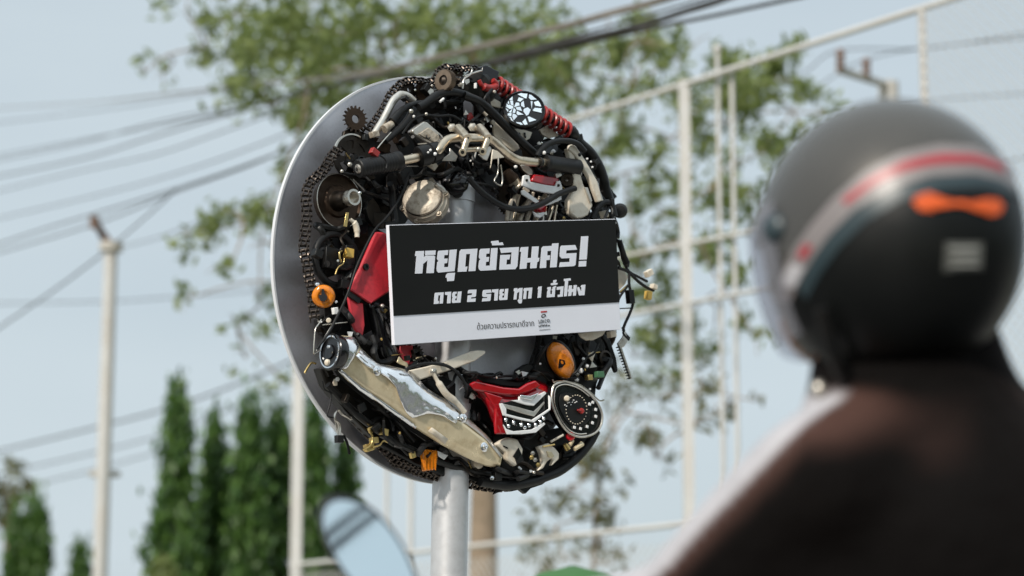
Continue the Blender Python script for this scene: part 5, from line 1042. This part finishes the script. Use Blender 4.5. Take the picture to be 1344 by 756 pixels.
def fused(nodes, edges, k, vox, it):       # tapered limbs melted into one smooth surface
    mb = MB()
    for a, b in edges:
        (p, r), (q, t) = nodes[a], nodes[b]; n = 10
        mb.lathe(p, q-p, [(max(1e-4, r*k*math.sqrt(max(0, 1-(1-i/4)**2))), -r*k*(1-i/4)) for i in range(4)]+[((r+(t-r)*i/n)*k, (q-p).length*i/n) for i in range(n+1)]+[(max(1e-4, t*k*math.sqrt(max(0, 1-(i/4)**2))), (q-p).length+t*k*i/4) for i in range(1, 5)], 24)
    me = bpy.data.meshes.new('tmp'); me.from_pydata(mb.v, [], mb.f); me.update(); o = bpy.data.objects.new('tmp', me); col.objects.link(o)
    rm = o.modifiers.new('remesh', 'REMESH'); rm.mode = 'VOXEL'; rm.voxel_size = vox; sm = o.modifiers.new('smooth', 'SMOOTH'); sm.factor = .5; sm.iterations = it
    bpy.context.view_layer.update(); m2 = bpy.data.meshes.new_from_object(o.evaluated_get(bpy.context.evaluated_depsgraph_get())); bpy.data.objects.remove(o)
    r = MB(); r.add([v.co.copy() for v in m2.vertices], [tuple(p.vertices) for p in m2.polygons]); return r
jmb = fused(J, JE, .90, .011, 36)
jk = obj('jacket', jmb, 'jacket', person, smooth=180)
def topix(p): q = p-CAM; z = q.dot(FZ); return (PW/2+FPX*q.dot(FX)/z, PH/2-FPX*q.dot(FY)/z)
off = wpos(jk)
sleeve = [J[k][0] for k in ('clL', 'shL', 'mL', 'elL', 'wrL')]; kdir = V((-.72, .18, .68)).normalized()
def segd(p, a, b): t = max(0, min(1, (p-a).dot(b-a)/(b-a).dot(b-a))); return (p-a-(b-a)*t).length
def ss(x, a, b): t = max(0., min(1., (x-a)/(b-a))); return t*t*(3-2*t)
pa_ = jk.data.color_attributes.new('panel', 'FLOAT_COLOR', 'POINT')   # white cloth panel along shoulder and sleeve; beside it painted brown sunlit glow
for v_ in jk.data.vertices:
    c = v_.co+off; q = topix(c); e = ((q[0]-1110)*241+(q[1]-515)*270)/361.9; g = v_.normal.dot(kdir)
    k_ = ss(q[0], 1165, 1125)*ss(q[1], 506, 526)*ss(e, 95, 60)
    sun_glow = ss(v_.normal.z, .25, .75)*ss(q[1], 500, 520)*ss(q[1], 690, 600)*ss(q[0], 1300, 1180)  # sunlit brown painted on shoulder cloth that faces up
    pa_.data[v_.index].color = (ss(g, .58, .70)*k_, max(ss(g, .22, .62)*k_, sun_glow), 0, 1)
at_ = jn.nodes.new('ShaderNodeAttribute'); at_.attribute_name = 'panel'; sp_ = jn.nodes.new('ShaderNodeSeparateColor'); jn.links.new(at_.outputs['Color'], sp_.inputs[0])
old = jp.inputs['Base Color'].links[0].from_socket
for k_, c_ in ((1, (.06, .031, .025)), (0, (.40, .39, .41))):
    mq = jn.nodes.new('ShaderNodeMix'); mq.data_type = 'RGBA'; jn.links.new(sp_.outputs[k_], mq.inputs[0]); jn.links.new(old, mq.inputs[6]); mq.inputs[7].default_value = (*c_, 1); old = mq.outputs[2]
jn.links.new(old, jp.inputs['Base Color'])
T_ = {'pel': (pel, .15), 'hipL': (hipL, .105), 'knL': (knL, .078), 'anL': (anL+UPV*.03, .06), 'hipR': (hipR, .105), 'knR': (knR, .078), 'anR': (anR+UPV*.03, .06)}
obj('trousers', skinmesh('trousers', T_, [('pel', 'hipL'), ('hipL', 'knL'), ('knL', 'anL'), ('pel', 'hipR'), ('hipR', 'knR'), ('knR', 'anR')], 'pel', 'trousers', None), 'trousers', person, smooth=180)
for a_, s_ in ((anL, 1), (anR, -1)):
    m_ = MB(); m_.ball(a_+HD*.07-UPV*.035, .05, 1, 2.7, .8, (LF, HD, UPV), 20); obj('shoe', m_, 'rubber', person)
# helmet
HF = V((-.74, .66, -.13)).normalized(); HL = UPV.cross(HF).normalized(); HU = HF.cross(HL)
ra, rb, rc = .166, .138, .169
def hel(x, y, z): return HC+HF*x+HL*y+HU*z
def hcast(px, py, lift=0.):
    d = ray(px, py); o_ = CAM-HC; a_, b_, c_ = ra+lift, rb+lift, rc+lift
    D = V((d.dot(HF)/a_, d.dot(HL)/b_, d.dot(HU)/c_)); O = V((o_.dot(HF)/a_, o_.dot(HL)/b_, o_.dot(HU)/c_)); A = D.dot(D); Bq = O.dot(D); C_ = O.dot(O)-1; disc_ = Bq*Bq-A*C_
    t = (-Bq-math.sqrt(max(0, disc_)))/A; return CAM+d*t
def sq(t): return t
m_ = MB(); n = 128; h = 80; vs = []
for i in range(h+1):
    t = pi*i/h
    for j in range(n): p = 2*pi*j/n; vs.append((sin(t)*cos(p), sin(t)*sin(p), cos(t)))
def keep(q): return q[2] > -.90 and not (q[0] > .66 and q[2] < .14) and not (q[0] > .45 and q[2] < -.74)
fs = []
for i in range(h):
    for j in range(n):
        f = (i*n+j, i*n+(j+1) % n, (i+1)*n+(j+1) % n, (i+1)*n+j)
        if all(keep(vs[k]) for k in f): fs.append(f[::-1])
me_v = [hel(x*ra, y*rb, z*rc) for x, y, z in vs]; used = sorted({k for f in fs for k in f}); ix = {k: i for i, k in enumerate(used)}
m_.add([me_v[k] for k in used], [tuple(ix[k] for k in f) for f in fs])
helmet = obj('helmet', m_, 'shellblack', person, smooth=180, label='helmet with matt grey dome, red striped band and black lower half'); sld = helmet.modifiers.new('solid', 'SOLIDIFY'); sld.thickness = .02; sld.offset = -1
CR = crop(830, 100, 1.889)
UE = [CR(*p) for p in ((352, 560), (366, 500), (400, 425), (440, 370), (500, 300), (570, 240), (660, 190), (760, 168), (850, 172), (915, 195), (948, 235))]
LE = [CR(*p) for p in ((392, 560), (408, 520), (440, 460), (485, 395), (550, 330), (640, 275), (740, 247), (850, 242), (920, 258), (945, 278), (952, 290))]
def band(name, A, B_, m, lift, n=40, k=5):
    A = resample(A, n); B_ = resample(B_, n); rg = [[hcast(A[i][0]+(B_[i][0]-A[i][0])*j/k, A[i][1]+(B_[i][1]-A[i][1])*j/k, lift) for j in range(k+1)] for i in range(n)]
    mb = MB(); mb.loft(rg, closed=False).face(V((0, -1, 0))); return obj(name, mb, m, helmet, smooth=180)
band('grey_stripe', UE, LE, 'stripe', .0022)
def mixl(A, B_, t): A = resample(A, 40); B_ = resample(B_, 40); return [(a[0]+(b[0]-a[0])*t, a[1]+(b[1]-a[1])*t) for a, b in zip(A, B_)]
m1, m2_ = mixl(UE, LE, .30), mixl(UE, LE, .62); band('red_stripe', m1[15:38], m2_[15:38], 'stripered', .0034); band('red_stripe', mixl(UE, LE, .3)[6:9], mixl(UE, LE, .7)[6:9], 'stripered', .0034)
band('white_patch', mixl(UE, LE, .15)[2:6], mixl(UE, LE, .9)[2:6], 'jacketwhite', .0034)
LO = [(x+14-abs(i-5)*.6, y+18) for i, (x, y) in enumerate(LE)]; band('blue_stripe', LE[1:], LO[1:], 'teal', .0018)
# matt dome cap: the part of the shell above the stripe, on both sides
pa, pb, pc = hcast(*UE[2]), hcast(*UE[6]), hcast(*UE[9]); pn = (pb-pa).cross(pc-pa).normalized()
if pn.z < 0: pn = -pn
m_ = MB(); fs2 = [f for f in fs if all((me_v[k]-pa).dot(pn) > -.015 for k in f)]; used = sorted({k for f in fs2 for k in f}); ix = {k: i for i, k in enumerate(used)}
m_.add([HC+(me_v[k]-HC)*1.006 for k in used], [tuple(ix[k] for k in f) for f in fs2]); dm = obj('dome', m_, 'dome', helmet, smooth=180)
def dec(name, pts, m):
    c = (sum(p[0] for p in pts)/len(pts), sum(p[1] for p in pts)/len(pts)); k = 4; rg = []
    for p in pts+[pts[0]]: rg.append([hcast(c[0]+(p[0]-c[0])*j/k, c[1]+(p[1]-c[1])*j/k, .003 if 'line' not in name else .0045) for j in range(1, k+1)])
    mb = MB(); mb.loft(rg, closed=False); mb.add([hcast(c[0]+(p[0]-c[0])/k, c[1]+(p[1]-c[1])/k, .003 if 'line' not in name else .0045) for p in pts], [tuple(range(len(pts)))]); return obj(name, mb, m, helmet, smooth=180)
dec('orange_decal', [CR(*p) for p in ((694, 312), (705, 296), (735, 287), (765, 299), (790, 308), (850, 310), (880, 303), (908, 304), (922, 320), (912, 341), (890, 347), (865, 338), (840, 328), (800, 321), (775, 325), (740, 336), (712, 332))], 'decalorange')
dec('label_patch', [CR(*p) for p in ((775, 412), (870, 412), (868, 480), (770, 485))], 'decalgrey')
for y in (425, 447, 466): dec('label_line', [CR(786, y), CR(858, y-1), CR(858, y+6), CR(786, y+7)], 'decalpale')
# visor: clear shield over the face opening
vm = bpy.data.materials.new('clear_visor'); vm.use_nodes = True; vn = vm.node_tree; vp = vn.nodes['Principled BSDF']; vp.inputs['Base Color'].default_value = (.34, .34, .38, 1); vp.inputs['Roughness'].default_value = .06
vt = vn.nodes.new('ShaderNodeBsdfTransparent'); vt.inputs[0].default_value = (.78, .78, .82, 1); vx = vn.nodes.new('ShaderNodeMixShader'); vx.inputs[0].default_value = .35
vn.links.new(vt.outputs[0], vx.inputs[1]); vn.links.new(vp.outputs[0], vx.inputs[2]); vn.links.new(vx.outputs[0], vn.nodes['Material Output'].inputs[0])
m_ = MB(); rg = []
for i in range(17):
    z = .30-.95*i/16; e = math.sqrt(max(0, 1-z*z*.55)); rg.append([hel(ra*1.035*e*cos(t), rb*1.035*e*sin(t), rc*z) for t in [R(-66+132*j/32) for j in range(33)]])
m_.loft(rg, closed=False); obj('visor', m_, vm, helmet, smooth=180)
m_ = MB(); m_.ball(hel(ra*.42, rb*.93, .10*rc), .017, 1, .5, 1, (HF, HL, HU), 16); obj('visor_pivot', m_, 'teal', helmet)
m_ = MB(); m_.tube([hel(.02, rb*.95, -rc*.55), hel(.035, rb*.6, -rc*.95), hel(.05, 0, -rc*1.1)], .009, 8); st = obj('chin_strap', m_, 'black', helmet)
m_ = MB(); q = hcast(1076, 470, .0)*.0+at(1075, 511, 2.78); m_.ball(q, .009, 1, 1, 1.2); obj('strap_buckle', m_, 'alu', helmet)
